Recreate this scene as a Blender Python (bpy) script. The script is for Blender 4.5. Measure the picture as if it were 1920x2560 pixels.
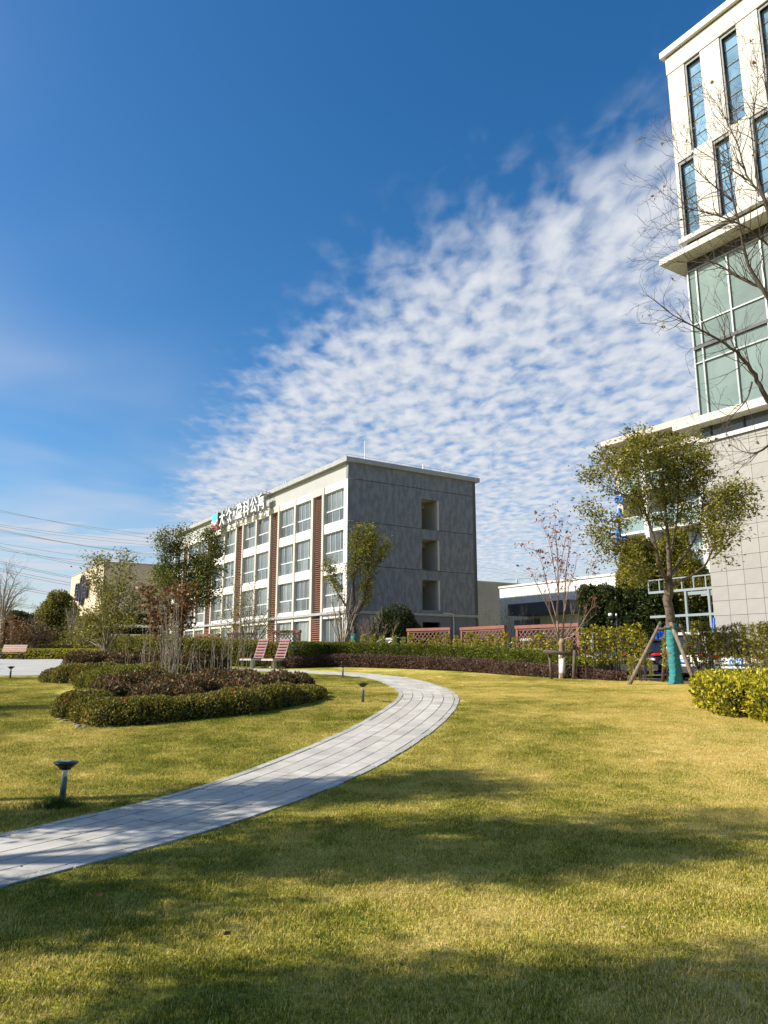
import bpy, math, random
import numpy as np
from math import radians as R, sin, cos, pi

for o in list(bpy.data.objects): bpy.data.objects.remove(o)
SC = bpy.context.scene
COL = SC.collection

# ------------------------------------------------------------------ camera
F = 1841.0; PIT = math.atan(362/F); CZ = 1.6
cd = bpy.data.cameras.new('camera'); cam = bpy.data.objects.new('camera', cd); COL.objects.link(cam)
cd.sensor_fit = 'VERTICAL'; cd.sensor_height = 36; cd.lens = F/2560*36
cd.clip_start = .05; cd.clip_end = 6000
cam.location = (0, 0, CZ); cam.rotation_euler = (pi/2+PIT, 0, 0)
SC.camera = cam

# ------------------------------------------------------------------ sun + sky
SUN_EL = 36.0; SUN_AZ = 9.0          # light travels towards +X, turned SUN_AZ towards +Y
ld = bpy.data.lights.new('sun', 'SUN'); sun = bpy.data.objects.new('sun', ld); COL.objects.link(sun)
ld.energy = 5.0; ld.angle = R(.53); ld.color = (1, .945, .84)
from mathutils import Vector, Matrix
sd = Vector((cos(R(SUN_EL))*cos(R(SUN_AZ)), cos(R(SUN_EL))*sin(R(SUN_AZ)), -sin(R(SUN_EL))))
sun.rotation_euler = sd.to_track_quat('-Z', 'Y').to_euler()
sun.location = (-30, 0, 40)

W = bpy.data.worlds.new('World'); SC.world = W; W.use_nodes = True
nt = W.node_tree; N = nt.nodes; LK = nt.links
def wn(t, **k):
    n = N.new(t)
    for a, b in k.items(): setattr(n, a, b)
    return n
def wm(op, a, b=None, c=None):
    n = N.new('ShaderNodeMath'); n.operation = op
    for i, v in enumerate((a, b, c)):
        if v is None: continue
        if isinstance(v, (int, float)): n.inputs[i].default_value = v
        else: LK.new(v, n.inputs[i])
    return n.outputs[0]
def wsm(v, a, b):
    n = N.new('ShaderNodeMapRange'); n.interpolation_type = 'SMOOTHSTEP'
    LK.new(v, n.inputs[0]); n.inputs[1].default_value = a; n.inputs[2].default_value = b
    return n.outputs[0]
bg = N['Background']; bg.inputs[1].default_value = .105
sky = wn('ShaderNodeTexSky', sky_type='NISHITA', sun_disc=False)
sky.sun_elevation = R(SUN_EL)
sky.sun_rotation = math.atan2(-sd.x, -sd.y)
sky.air_density = 1.0; sky.dust_density = .9; sky.ozone_density = 2.5
hs = wn('ShaderNodeHueSaturation'); hs.inputs['Saturation'].default_value = 1.36; hs.inputs['Value'].default_value = 1.0
LK.new(sky.outputs[0], hs.inputs['Color'])
tc = wn('ShaderNodeTexCoord'); sx = wn('ShaderNodeSeparateXYZ'); LK.new(tc.outputs['Generated'], sx.inputs[0])
zc = wm('MAXIMUM', sx.outputs[2], .03)
px = wm('DIVIDE', sx.outputs[0], zc); py = wm('DIVIDE', sx.outputs[1], zc)
cx = wn('ShaderNodeCombineXYZ'); LK.new(px, cx.inputs[0]); LK.new(py, cx.inputs[1])
def wnoise(scale, detail=5, rough=.55, dist=0, vec=None, sc=(1, 1, 1), rot=0):
    mp = wn('ShaderNodeMapping'); LK.new(vec or cx.outputs[0], mp.inputs[0]); mp.inputs['Scale'].default_value = sc; mp.inputs['Rotation'].default_value = (0, 0, rot)
    n = wn('ShaderNodeTexNoise'); LK.new(mp.outputs[0], n.inputs['Vector'])
    n.inputs['Scale'].default_value = scale; n.inputs['Detail'].default_value = detail
    n.inputs['Roughness'].default_value = rough; n.inputs['Distortion'].default_value = dist
    return n.outputs['Fac']
# the cloud sheet starts along a curved front on the cloud plane
xc = wm('MINIMUM', px, .85)
edge = wm('ADD', wm('SUBTRACT', 1.68, wm('MULTIPLY', xc, 1.28)), wm('MULTIPLY', wm('MULTIPLY', xc, xc), .65))
q = wm('DIVIDE', wm('SUBTRACT', py, edge), wm('ADD', wm('MULTIPLY', edge, .30), .10))
q = wm('ADD', q, wm('MULTIPLY', wm('SUBTRACT', wnoise(2.2, 3), .5), 1.3))
cov = wsm(q, -.6, .8)
front = wsm(py, .3, 1.0)
puff = wnoise(12.5, 5, .48, .2, sc=(1.15, .66, 1), rot=.25)
big = wnoise(2.6, 3, .5)
dens = wm('ADD', wm('ADD', wm('MULTIPLY', puff, 1.0), wm('MULTIPLY', big, .35)), wm('MULTIPLY', wm('SUBTRACT', cov, 1), .42))
alpha = wm('MULTIPLY', wm('MULTIPLY', wsm(dens, .30, .78), cov), front)
# thin cirrus low in the sky and a faint veil
cir = wnoise(1.1, 5, .6, .8, sc=(.6, 1.3, 1), rot=-.35)
low = wm('MULTIPLY', wsm(py, 4.3, 6.2), wsm(px, .6, -1.2))
c2 = wm('MULTIPLY', wm('MULTIPLY', wsm(cir, .34, .60), low), 1.0)
veil = wm('MULTIPLY', wsm(wnoise(.5, 3, .5, .4), .36, .70), wm('MULTIPLY', wsm(px, -.4, -1.25), .50))
alpha = wm('MINIMUM', wm('ADD', wm('MULTIPLY', alpha, .93), wm('MAXIMUM', c2, veil)), .96)
hz = wsm(sx.outputs[2], .02, .09); alpha = wm('MULTIPLY', alpha, hz)
tone = wsm(dens, .62, 1.05)
cm = wn('ShaderNodeMix', data_type='RGBA'); LK.new(tone, cm.inputs['Factor'])
cm.inputs['A'].default_value = (4.1, 4.4, 5.0, 1); cm.inputs['B'].default_value = (5.6, 5.65, 5.75, 1)
mx = wn('ShaderNodeMix', data_type='RGBA'); LK.new(alpha, mx.inputs['Factor'])
LK.new(hs.outputs[0], mx.inputs['A']); LK.new(cm.outputs['Result'], mx.inputs['B']); LK.new(mx.outputs['Result'], bg.inputs[0])

vs = SC.view_settings; vs.view_transform = 'Standard'; vs.look = 'None'; vs.gamma = 1; vs.use_curve_mapping = False
vs.exposure = 0.6
SC.cycles.max_bounces = 6; SC.cycles.transparent_max_bounces = 6

# ------------------------------------------------------------------ ground profile and pixel -> place
YS = np.array([-60, 4, 9, 13, 17.3, 22, 28, 40, 55, 70, 6000.]); DS = np.array([1.6, 1.6, 1.58, 1.33, 1.07, .92, .80, .45, .15, .13, .13])
_h = np.diff(YS); _d = np.diff(DS)/_h; _m = np.zeros(len(YS))
for i in range(1, len(YS)-1):
    if _d[i-1]*_d[i] > 0:
        w1 = 2*_h[i]+_h[i-1]; w2 = _h[i]+2*_h[i-1]; _m[i] = (w1+w2)/(w1/_d[i-1]+w2/_d[i])
def gz(y):
    x = np.clip(np.asarray(y, float), YS[0], YS[-1]); i = np.clip(np.searchsorted(YS, x)-1, 0, len(YS)-2)
    t = (x-YS[i])/_h[i]
    return CZ-((2*t**3-3*t*t+1)*DS[i]+(t**3-2*t*t+t)*_h[i]*_m[i]+(-2*t**3+3*t*t)*DS[i+1]+(t**3-t*t)*_h[i]*_m[i+1])
def G(y): return float(gz(y))
def ray(px, py):
    u = (px-960)/F; v = (1280-py)/F
    return np.array([u, cos(PIT)-v*sin(PIT), sin(PIT)+v*cos(PIT)])
_ys = np.linspace(2, 120, 12000); _gz = gz(_ys)
def ground(px, py):
    d = ray(px, py); i = int(np.argmax(CZ+d[2]/d[1]*_ys < _gz)); y = _ys[i]
    return np.array([d[0]/d[1]*y, y, G(y)])
def at(px, py, y):
    d = ray(px, py); return np.array([d[0]/d[1]*y, y, CZ+d[2]/d[1]*y])
TX = np.array([.5442, -.8390, 0]); BX = np.array([.8390, .5442, 0]); ROT = math.atan2(-.8390, .5442)   # street grid: along the facades / into them

# ------------------------------------------------------------------ mesh helpers
class MB:
    def __init__(s): s.v = []; s.f = []; s.m = []
    def add(s, vs, fs, mi=0):
        b = len(s.v); s.v += [tuple(map(float, v)) for v in vs]; s.f += [tuple(b+i for i in f) for f in fs]; s.m += [mi]*len(fs)
    def box(s, x0, x1, y0, y1, z0, z1, mi=0, M=None):
        p = [(x, y, z) for z in (z0, z1) for y in (y0, y1) for x in (x0, x1)]
        if M is not None: p = [tuple(M @ Vector(a)) for a in p]
        s.add(p, [(0, 2, 3, 1), (4, 5, 7, 6), (0, 1, 5, 4), (2, 6, 7, 3), (0, 4, 6, 2), (1, 3, 7, 5)], mi)
    def bar(s, a, b, w, h, mi=0, up=(0, 0, 1)):
        a = Vector(a); b = Vector(b); d = (b-a); L = d.length; d.normalize(); x = d.cross(Vector(up))
        if x.length < 1e-4: x = d.cross(Vector((1, 0, 0)))
        x.normalize(); z = x.cross(d)
        M = Matrix(((x.x, d.x, z.x, a.x), (x.y, d.y, z.y, a.y), (x.z, d.z, z.z, a.z), (0, 0, 0, 1)))
        s.box(-w/2, w/2, 0, L, -h/2, h/2, mi, M)
    def tube(s, pts, rad, n=6, mi=0, cap=True):
        pts = [Vector(p) for p in pts]; k = len(pts)
        if isinstance(rad, (int, float)): rad = [rad]*k
        vs = []; ref = Vector((.37, .61, .7))
        for i, p in enumerate(pts):
            d = (pts[min(i+1, k-1)]-pts[max(i-1, 0)])
            if d.length < 1e-6: d = Vector((0, 0, 1))
            d.normalize(); x = d.cross(ref)
            if x.length < .05: x = d.cross(Vector((1, 0, 0)))
            x.normalize(); y = d.cross(x)
            for j in range(n):
                a = 2*pi*j/n; vs.append(p+(x*cos(a)+y*sin(a))*rad[i])
        fs = [(i*n+j, i*n+(j+1) % n, (i+1)*n+(j+1) % n, (i+1)*n+j) for i in range(k-1) for j in range(n)]
        if cap: fs += [tuple(range(n))[::-1], tuple((k-1)*n+j for j in range(n))]
        s.add(vs, fs, mi)
    def lathe(s, prof, n=20, mi=0, c=(0, 0, 0)):
        vs = [(c[0]+r*cos(2*pi*j/n), c[1]+r*sin(2*pi*j/n), c[2]+z) for r, z in prof for j in range(n)]; k = len(prof)
        fs = [(i*n+j, i*n+(j+1) % n, (i+1)*n+(j+1) % n, (i+1)*n+j) for i in range(k-1) for j in range(n)]
        fs += [tuple(range(n))[::-1], tuple((k-1)*n+j for j in range(n))]
        s.add(vs, fs, mi)
    def prism(s, poly, y0, y1, mi=0):          # polygon in x,z extruded along y
        n = len(poly); vs = [(x, y0, z) for x, z in poly]+[(x, y1, z) for x, z in poly]
        s.add(vs, [tuple(range(n)), tuple(range(2*n-1, n-1, -1))]+[(i, i+n, (i+1) % n+n, (i+1) % n) for i in range(n)], mi)
    def mesh(s, name, mats, smooth=False):
        me = bpy.data.meshes.new(name); me.from_pydata(s.v, [], s.f)
        for m in (mats if isinstance(mats, (list, tuple)) else [mats]): me.materials.append(m)
        if any(s.m): me.polygons.foreach_set('material_index', s.m)
        if smooth: me.polygons.foreach_set('use_smooth', [True]*len(s.f))
        me.update(); return me
    def build(s, name, mats, parent=None, smooth=False): return link(name, s.mesh(name, mats, smooth), parent)
def link(name, data, parent=None):
    o = bpy.data.objects.new(name, data); COL.objects.link(o)
    if parent: o.parent = parent
    return o
def tag(o, label=None, cat=None, group=None, kind=None):
    if label: o['label'] = label
    if cat: o['category'] = cat
    if group: o['group'] = group
    if kind: o['kind'] = kind
    return o
def thing(name, label, cat, loc=(0, 0, 0), rz=0, group=None):
    o = link(name, None); o.location = tuple(float(v) for v in loc); o.rotation_euler = (0, 0, rz); o.empty_display_size = .2
    return tag(o, label, cat, group)
def dup(root, loc, rz=0, label=None, group=None, scale=None):
    r = root.copy(); COL.objects.link(r); r.location = tuple(float(v) for v in loc); r.rotation_euler = (0, 0, rz)
    if scale: r.scale = (scale,)*3 if isinstance(scale, (int, float)) else scale
    tag(r, label, None, group)
    for c in list(root.children):
        d = c.copy(); COL.objects.link(d); d.parent = r
        for g in list(c.children): e = g.copy(); COL.objects.link(e); e.parent = d
    return r
def np_mesh(name, groups, mats, smooth=False):
    me = bpy.data.meshes.new(name); V = np.concatenate([g[0] for g in groups]).astype(np.float32)
    li = []; tot = []; mi = []; b = 0
    for v, f, m in groups:
        f = np.asarray(f); li.append((f+b).ravel()); tot.append(np.full(len(f), f.shape[1])); mi.append(np.full(len(f), m)); b += len(v)
    li = np.concatenate(li).astype(np.int32); tot = np.concatenate(tot).astype(np.int32); mi = np.concatenate(mi).astype(np.int32)
    st = np.r_[0, np.cumsum(tot)[:-1]].astype(np.int32)
    me.vertices.add(len(V)); me.vertices.foreach_set('co', V.ravel()); me.loops.add(len(li)); me.loops.foreach_set('vertex_index', li)
    me.polygons.add(len(tot)); me.polygons.foreach_set('loop_start', st); me.polygons.foreach_set('loop_total', tot)
    for m in (mats if isinstance(mats, (list, tuple)) else [mats]): me.materials.append(m)
    me.polygons.foreach_set('material_index', mi)
    if smooth: me.polygons.foreach_set('use_smooth', np.ones(len(tot), bool))
    me.update(calc_edges=True); me.validate(); return me

# ------------------------------------------------------------------ materials
def mat(name, col, rough=.7, var=.0, scale=3., bump=0., bscale=40., metal=0., spec=.5, col2=None, detail=5, stretch=(1, 1, 1), rnd=0., lo=.35, hi=.65):
    m = bpy.data.materials.new(name); m.use_nodes = True; n = m.node_tree.nodes; l = m.node_tree.links; b = n['Principled BSDF']
    b.inputs['Roughness'].default_value = rough; b.inputs['Metallic'].default_value = metal; b.inputs['Specular IOR Level'].default_value = spec
    b.inputs['Base Color'].default_value = (*col, 1)
    t = n.new('ShaderNodeTexCoord'); mp = n.new('ShaderNodeMapping'); mp.inputs['Scale'].default_value = stretch; l.new(t.outputs['Object'], mp.inputs[0])
    out = None
    if col2 or var:
        nz = n.new('ShaderNodeTexNoise'); nz.inputs['Scale'].default_value = scale; nz.inputs['Detail'].default_value = detail; nz.inputs['Roughness'].default_value = .6
        l.new(mp.outputs[0], nz.inputs['Vector']); r = n.new('ShaderNodeValToRGB'); l.new(nz.outputs['Fac'], r.inputs[0])
        a = col2 or tuple(max(0, c*(1-var)) for c in col); c_ = col if col2 else tuple(c*(1+var) for c in col)
        r.color_ramp.elements[0].position = lo; r.color_ramp.elements[1].position = hi
        r.color_ramp.elements[0].color = (*a, 1); r.color_ramp.elements[1].color = (*c_, 1); out = r.outputs[0]
    if rnd:
        oi = n.new('ShaderNodeObjectInfo'); mr = n.new('ShaderNodeMapRange'); l.new(oi.outputs['Random'], mr.inputs[0]); mr.inputs[3].default_value = 1-rnd; mr.inputs[4].default_value = 1+rnd
        mm = n.new('ShaderNodeMix'); mm.data_type = 'RGBA'; mm.blend_type = 'MULTIPLY'; mm.inputs['Factor'].default_value = 1
        if out: l.new(out, mm.inputs['A'])
        else: mm.inputs['A'].default_value = (*col, 1)
        l.new(mr.outputs[0], mm.inputs['B']); out = mm.outputs['Result']
    if out: l.new(out, b.inputs['Base Color'])
    if bump:
        n2 = n.new('ShaderNodeTexNoise'); n2.inputs['Scale'].default_value = bscale; n2.inputs['Detail'].default_value = 4; l.new(mp.outputs[0], n2.inputs['Vector'])
        bp = n.new('ShaderNodeBump'); bp.inputs['Strength'].default_value = bump; bp.inputs['Distance'].default_value = .02; l.new(n2.outputs['Fac'], bp.inputs['Height']); l.new(bp.outputs[0], b.inputs['Normal'])
    return m
def leafmat(name, cols, trans=.3, rough=.45, island=True, pscale=1.2, pamt=.35):
    m = bpy.data.materials.new(name); m.use_nodes = True; n = m.node_tree.nodes; l = m.node_tree.links; b = n['Principled BSDF']
    b.inputs['Roughness'].default_value = rough; b.inputs['Specular IOR Level'].default_value = .22
    g = n.new('ShaderNodeNewGeometry'); nz = n.new('ShaderNodeTexNoise'); nz.inputs['Scale'].default_value = pscale; nz.inputs['Detail'].default_value = 3; l.new(g.outputs['Position'], nz.inputs['Vector'])
    a = n.new('ShaderNodeMath'); a.operation = 'MULTIPLY_ADD'; l.new(nz.outputs['Fac'], a.inputs[0]); a.inputs[1].default_value = 2*pamt; a.inputs[2].default_value = -pamt
    s = n.new('ShaderNodeMath'); s.operation = 'ADD'; s.use_clamp = True; l.new(g.outputs['Random Per Island'], s.inputs[0]); l.new(a.outputs[0], s.inputs[1])
    r = n.new('ShaderNodeValToRGB'); l.new(s.outputs[0], r.inputs[0]); e = r.color_ramp.elements
    while len(e) < len(cols): e.new(.5)
    for i, c in enumerate(cols): e[i].position = i/(len(cols)-1); e[i].color = (*c, 1)
    l.new(r.outputs[0], b.inputs['Base Color'])
    t = n.new('ShaderNodeBsdfTranslucent'); l.new(r.outputs[0], t.inputs['Color']); mx = n.new('ShaderNodeMixShader'); mx.inputs[0].default_value = trans
    l.new(b.outputs[0], mx.inputs[1]); l.new(t.outputs[0], mx.inputs[2]); l.new(mx.outputs[0], n['Material Output'].inputs[0])
    return m
def lawnmat(name, blade):
    m = bpy.data.materials.new(name); m.use_nodes = True; n = m.node_tree.nodes; l = m.node_tree.links; b = n['Principled BSDF']
    b.inputs['Roughness'].default_value = .65; b.inputs['Specular IOR Level'].default_value = .25
    g = n.new('ShaderNodeNewGeometry')
    def nz(s, d=4):
        k = n.new('ShaderNodeTexNoise'); k.inputs['Scale'].default_value = s; k.inputs['Detail'].default_value = d; k.inputs['Roughness'].default_value = .62; l.new(g.outputs['Position'], k.inputs['Vector']); return k.outputs['Fac']
    def ma(op, a, c, d=None):
        k = n.new('ShaderNodeMath'); k.operation = op
        for i, v in enumerate((a, c, d)):
            if v is None: continue
            if isinstance(v, (int, float)): k.inputs[i].default_value = v
            else: l.new(v, k.inputs[i])
        return k.outputs[0]
    sp = n.new('ShaderNodeSeparateXYZ'); l.new(g.outputs['Position'], sp.inputs[0])
    dx = ma('MULTIPLY', sp.outputs[0], .055)                      # the lawn is drier away from the path side
    v = ma('ADD', ma('MULTIPLY', ma('SUBTRACT', nz(.28, 3), .5), 2.2), ma('MULTIPLY', ma('SUBTRACT', nz(1.7, 4), .5), 1.5))
    v = ma('ADD', ma('ADD', v, .54), ma('MINIMUM', ma('MAXIMUM', dx, -.16), .34))
    if blade: v = ma('ADD', v, ma('MULTIPLY', ma('SUBTRACT', g.outputs['Random Per Island'], .5), 1.3))
    else: v = ma('ADD', v, ma('MULTIPLY', ma('SUBTRACT', nz(26, 5), .5), 1.5))
    r = n.new('ShaderNodeValToRGB'); l.new(v, r.inputs[0]); e = r.color_ramp.elements
    cols = [(0, (.095, .12, .008)), (.3, (.255, .26, .017)), (.58, (.47, .395, .042)), (1, (.73, .565, .205))]
    while len(e) < 4: e.new(.5)
    for i, (p, c) in enumerate(cols): e[i].position = p; e[i].color = (*c, 1)
    out = r.outputs[0]
    l.new(out, b.inputs['Base Color'])
    if blade:
        t = n.new('ShaderNodeBsdfTranslucent'); l.new(out, t.inputs['Color']); mx = n.new('ShaderNodeMixShader'); mx.inputs[0].default_value = .35
        l.new(b.outputs[0], mx.inputs[1]); l.new(t.outputs[0], mx.inputs[2]); l.new(mx.outputs[0], n['Material Output'].inputs[0])
    else:
        bp = n.new('ShaderNodeBump'); bp.inputs['Strength'].default_value = .9; bp.inputs['Distance'].default_value = .05; l.new(nz(38, 5), bp.inputs['Height']); l.new(bp.outputs[0], b.inputs['Normal'])
    return m

M = {}
M['lawn'] = lawnmat('lawn_turf', False); M['blade'] = lawnmat('grass_blade', True)
M['slab'] = mat('granite_slab', (.46, .425, .365), .8, .16, 2.2, .25, 120, rnd=.11)
M['kerb'] = mat('granite_kerb', (.40, .385, .355), .85, .2, 30, .4, 90, rnd=.12)
M['joint'] = mat('path_joint', (.05, .048, .04), .95, .3, 12)
M['plaza'] = mat('plaza_paving', (.42, .40, .36), .8, .14, 1.2, .2, 60)
M['asphalt'] = mat('parking_asphalt', (.06, .06, .062), .9, .25, 6, .3, 80)
M['soil'] = mat('bed_soil', (.07, .05, .03), .95, .4, 9, .6, 30)
M['lampmetal'] = mat('lamp_grey_metal', (.10, .11, .125), .45, .1, 20, metal=.3)
M['lampblack'] = mat('lamp_black_cap', (.018, .019, .022), .4, .1, 20)
M['lampglass'] = mat('lamp_diffuser', (.78, .72, .58), .35, .05, 9)
M['bark'] = mat('bark', (.16, .115, .075), .9, col2=(.06, .045, .03), scale=9, bump=.8, bscale=45, stretch=(1, 1, .25))
M['barkpale'] = mat('bark_pale', (.40, .34, .25), .85, col2=(.20, .15, .10), scale=12, bump=.4, stretch=(1, 1, .3))
M['barkdark'] = mat('bark_dark', (.10, .07, .05), .9, col2=(.045, .032, .025), scale=9, bump=.5, stretch=(1, 1, .3))
M['barkred'] = mat('bark_cherry', (.20, .10, .065), .7, col2=(.30, .23, .17), scale=14, bump=.4, stretch=(1, 1, .6))
M['white'] = mat('limewash', (.82, .80, .76), .9, .08, 14, .3, 30)
M['wrap'] = mat('teal_wrap', (.03, .20, .205), .85, .3, 6, .6, 20, stretch=(1, 1, 3))
M['pole'] = mat('support_pole', (.27, .21, .15), .85, col2=(.12, .09, .06), scale=10, bump=.5, stretch=(2, 2, .4))
M['poledark'] = mat('support_pole_dark', (.15, .105, .07), .85, col2=(.07, .05, .035), scale=10, bump=.5, stretch=(2, 2, .4))
M['redwood'] = mat('bench_red', (.18, .028, .038), .55, .2, 6, .2, 30, stretch=(.3, 4, 4), rnd=.1)
M['brownwood'] = mat('bench_brown', (.42, .22, .15), .5, .2, 6, .2, 30, stretch=(.3, 4, 4), rnd=.1)
M['benchgrey'] = mat('bench_frame_grey', (.45, .45, .44), .6, .1, 5)
M['darkmetal'] = mat('dark_metal', (.03, .03, .033), .5, .1, 5)
M['lattice'] = mat('lattice_brown_red', (.22, .078, .052), .6, .15, 5, .2, 30)
M['latticeslat'] = mat('lattice_slat', (.20, .085, .06), .6, .15, 9)
# buildings
M['dormwhite'] = mat('dorm_white_panel', (.74, .72, .66), .75, .05, .8, .05, 40)
M['dormfascia'] = mat('dorm_fascia', (.375, .37, .35), .8, .06, .5, .08, 30)
M['dormjamb'] = mat('dorm_jamb', (.50, .45, .38), .8, .06, 1, .05, 30)
M['dormgrey'] = mat('dorm_grey_render', (.205, .216, .235), .9, col2=(.150, .158, .172), scale=3.0, bump=.25, bscale=18, detail=11, stretch=(1, 1, .38), lo=.44, hi=.56)
M['dormgrey2'] = mat('dorm_grey_smooth', (.15, .156, .166), .85, .08, .6, .08, 20)
M['louver'] = mat('louver_brown', (.26, .115, .075), .55, .2, 3, stretch=(1, 1, 8))
M['louverback'] = mat('louver_recess', (.035, .02, .015), .9)
M['frame'] = mat('window_frame_grey', (.55, .56, .56), .5, .05, 3)
M['pane'] = mat('window_pane', (.15, .17, .172), .12, .4, .35, spec=.5, rnd=.45)
M['dark'] = mat('dark_interior', (.015, .015, .017), .8, .2, 2)
M['beigein'] = mat('stair_beige', (.56, .51, .42), .85, .05, 1)
M['copinggrey'] = mat('coping_grey', (.33, .33, .32), .8, .1, 2)
M['cream'] = mat('tower_cream', (.55, .525, .46), .75, .05, .7, .05, 30)
M['creamf'] = mat('tower_fascia', (.60, .56, .455), .8, .06, .6, .05, 30)
M['tile'] = mat('stone_tile', (.30, .282, .256), .65, .06, 1.5, .06, 50, rnd=.04)
M['tilejoint'] = mat('tile_joint', (.16, .15, .135), .9)
M['towerglass'] = mat('tower_glass_sky_tint', (.155, .27, .385), .9, .35, .35, spec=.0, rnd=.15)  # blue sky reflection painted into the base colour, specular is off
M['curtain'] = mat('curtain_wall_glass', (.17, .225, .20), .03, .25, .25, spec=.6, rnd=.10)
M['mullion'] = mat('aluminium_mullion', (.27, .29, .285), .45, .05, 3, metal=.2)
M['frameshade'] = mat('black_frame_and_shade', (.012, .012, .013), .5)  # black of real frames, also painted shade in the upper window reveals
M['strip'] = mat('strip_glass', (.05, .065, .065), .08, .1, 1)
M['peach'] = mat('cream_box_wall', (.56, .455, .33), .8, .03, .3, .05, 20)
M['whitewall'] = mat('white_metal_wall', (.78, .76, .70), .6, .04, .6)
M['greywall'] = mat('grey_wall', (.26, .245, .24), .8, .08, .4)
M['canopy'] = mat('canopy_grey', (.07, .075, .09), .6, .1, 2)
M['aptwall'] = mat('apartment_wall', (.50, .43, .365), .8, .05, .6)
M['aptwhite'] = mat('apartment_white', (.62, .61, .59), .7, .04, .6)
M['aptglass'] = mat('apartment_glass', (.20, .28, .28), .06, .2, .5, rnd=.3)
M['steel'] = mat('galvanised_steel', (.24, .275, .29), .5, .08, 4, metal=.3)
M['blue'] = mat('blue_sheet', (.01, .12, .62), .5, .1, 3)
M['teal'] = mat('sign_teal', (.10, .46, .46), .5, .04, 2)
M['maroon'] = mat('sign_maroon', (.36, .09, .11), .5, .04, 2)
M['signwhite'] = mat('sign_white', (.82, .82, .80), .5, .03, 2)
M['signgrey'] = mat('sign_side', (.42, .42, .41), .6, .03, 2)
M['signblue'] = mat('sign_blue', (.02, .16, .52), .5, .05, 2)
M['signdark'] = mat('sign_dark', (.035, .03, .06), .6, .05, 2)
M['cable'] = mat('cable_dark', (.42, .46, .52), .7)
def carpaint(n, c): return mat(n, c, .25, .03, 2, spec=.6)
M['carwhite'] = carpaint('car_white', (.78, .78, .76)); M['carblack'] = carpaint('car_black', (.012, .012, .014)); M['carsilver'] = carpaint('car_silver', (.50, .51, .50))
M['carglass'] = mat('car_glass', (.012, .016, .02), .05, .1, 2); M['tyre'] = mat('tyre', (.012, .012, .012), .9, .1, 9); M['rim'] = mat('rim', (.4, .4, .41), .3, .05, 5, metal=.8)
M['tail'] = mat('tail_light', (.45, .01, .012), .2, .1, 9); M['plate'] = mat('plate_blue', (.03, .22, .72), .4, .05, 5)
# foliage
M['l_camphor'] = leafmat('leaf_camphor', [(.05, .062, .008), (.145, .150, .016), (.27, .25, .035), (.36, .28, .05)], .35)
M['l_camphord'] = leafmat('leaf_camphor_dark', [(.03, .045, .007), (.085, .105, .014), (.17, .18, .028), (.26, .22, .04)], .3)
M['l_dark'] = leafmat('leaf_dark', [(.014, .024, .006), (.036, .05, .010), (.07, .085, .018)], .2)
M['l_olive'] = leafmat('leaf_olive', [(.09, .092, .013), (.21, .195, .028), (.37, .31, .07)], .35)
M['l_hedge'] = leafmat('leaf_hedge', [(.028, .045, .006), (.075, .10, .011), (.17, .19, .018), (.30, .29, .03)], .25)
M['l_yellow'] = leafmat('leaf_yellow', [(.055, .07, .006), (.24, .225, .012), (.52, .44, .02), (.68, .58, .07)], .3)
M['l_yg'] = leafmat('leaf_yellowgreen', [(.08, .085, .010), (.23, .215, .020), (.44, .38, .035), (.58, .50, .08)], .3)
M['l_purple'] = leafmat('leaf_purple', [(.045, .024, .016), (.13, .07, .05), (.24, .15, .11)], .2)
M['l_red'] = leafmat('leaf_photinia', [(.045, .05, .012), (.10, .085, .022), (.18, .075, .036), (.27, .17, .09)], .2, .5)
M['l_azalea'] = leafmat('leaf_azalea', [(.042, .045, .009), (.135, .125, .018), (.26, .22, .03), (.34, .235, .055)], .25)
M['l_azyellow'] = leafmat('leaf_azalea_light', [(.08, .085, .012), (.22, .205, .030), (.36, .32, .06)], .25)
M['l_brown'] = leafmat('leaf_brown', [(.10, .04, .015), (.22, .10, .03), (.34, .18, .06)], .3)
M['l_cherry'] = leafmat('leaf_cherry', [(.13, .025, .018), (.30, .075, .035), (.34, .17, .06)], .35)
M['l_dry'] = leafmat('leaf_dry_yellow', [(.16, .10, .03), (.38, .26, .06)], .35)
M['edgestone'] = mat('edging_stone_brown', (.21, .18, .135), .9, .35, 14, .5, 40, rnd=.3)
M['flower'] = mat('red_flower', (.65, .02, .06), .6)
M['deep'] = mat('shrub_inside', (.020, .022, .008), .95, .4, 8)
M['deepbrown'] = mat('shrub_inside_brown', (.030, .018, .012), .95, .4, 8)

# ------------------------------------------------------------------ foliage helpers
def unit(a): return a/np.maximum(np.linalg.norm(a, axis=-1, keepdims=True), 1e-9)
def leafquads(C, A_, rng, L, Wd, nrm=None, jit=.5):
    n = len(C); l = L*rng.uniform(1-jit, 1+jit, (n, 1)); w = Wd*rng.uniform(1-jit, 1+jit, (n, 1))
    r = rng.normal(size=(n, 3)) if nrm is None else nrm+rng.normal(size=(n, 3))*.45
    b = unit(np.cross(A_, r)); nn = unit(np.cross(b, A_)); f = nn*w*.25
    V = np.empty((n, 4, 3)); V[:, 0] = C-A_*l*.5; V[:, 1] = C+b*w*.5+f; V[:, 2] = C+A_*l*.5; V[:, 3] = C-b*w*.5+f
    return V.reshape(-1, 3), np.arange(4*n).reshape(n, 4)
def superpt(n, rng, a, e):
    a = np.asarray(a, float); ar = np.array([a[1]*a[2], a[0]*a[2], a[0]*a[1]]); ax = rng.choice(3, n, p=ar/ar.sum())
    p = rng.uniform(-1, 1, (n, 3)); p[np.arange(n), ax] = rng.choice([-1, 1], n)
    s = (np.abs(p)**e).sum(1)**(1/e); u = p/s[:, None]
    nr = unit(np.sign(u)*np.abs(u)**(e-1)/a); return u*a, nr
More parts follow.
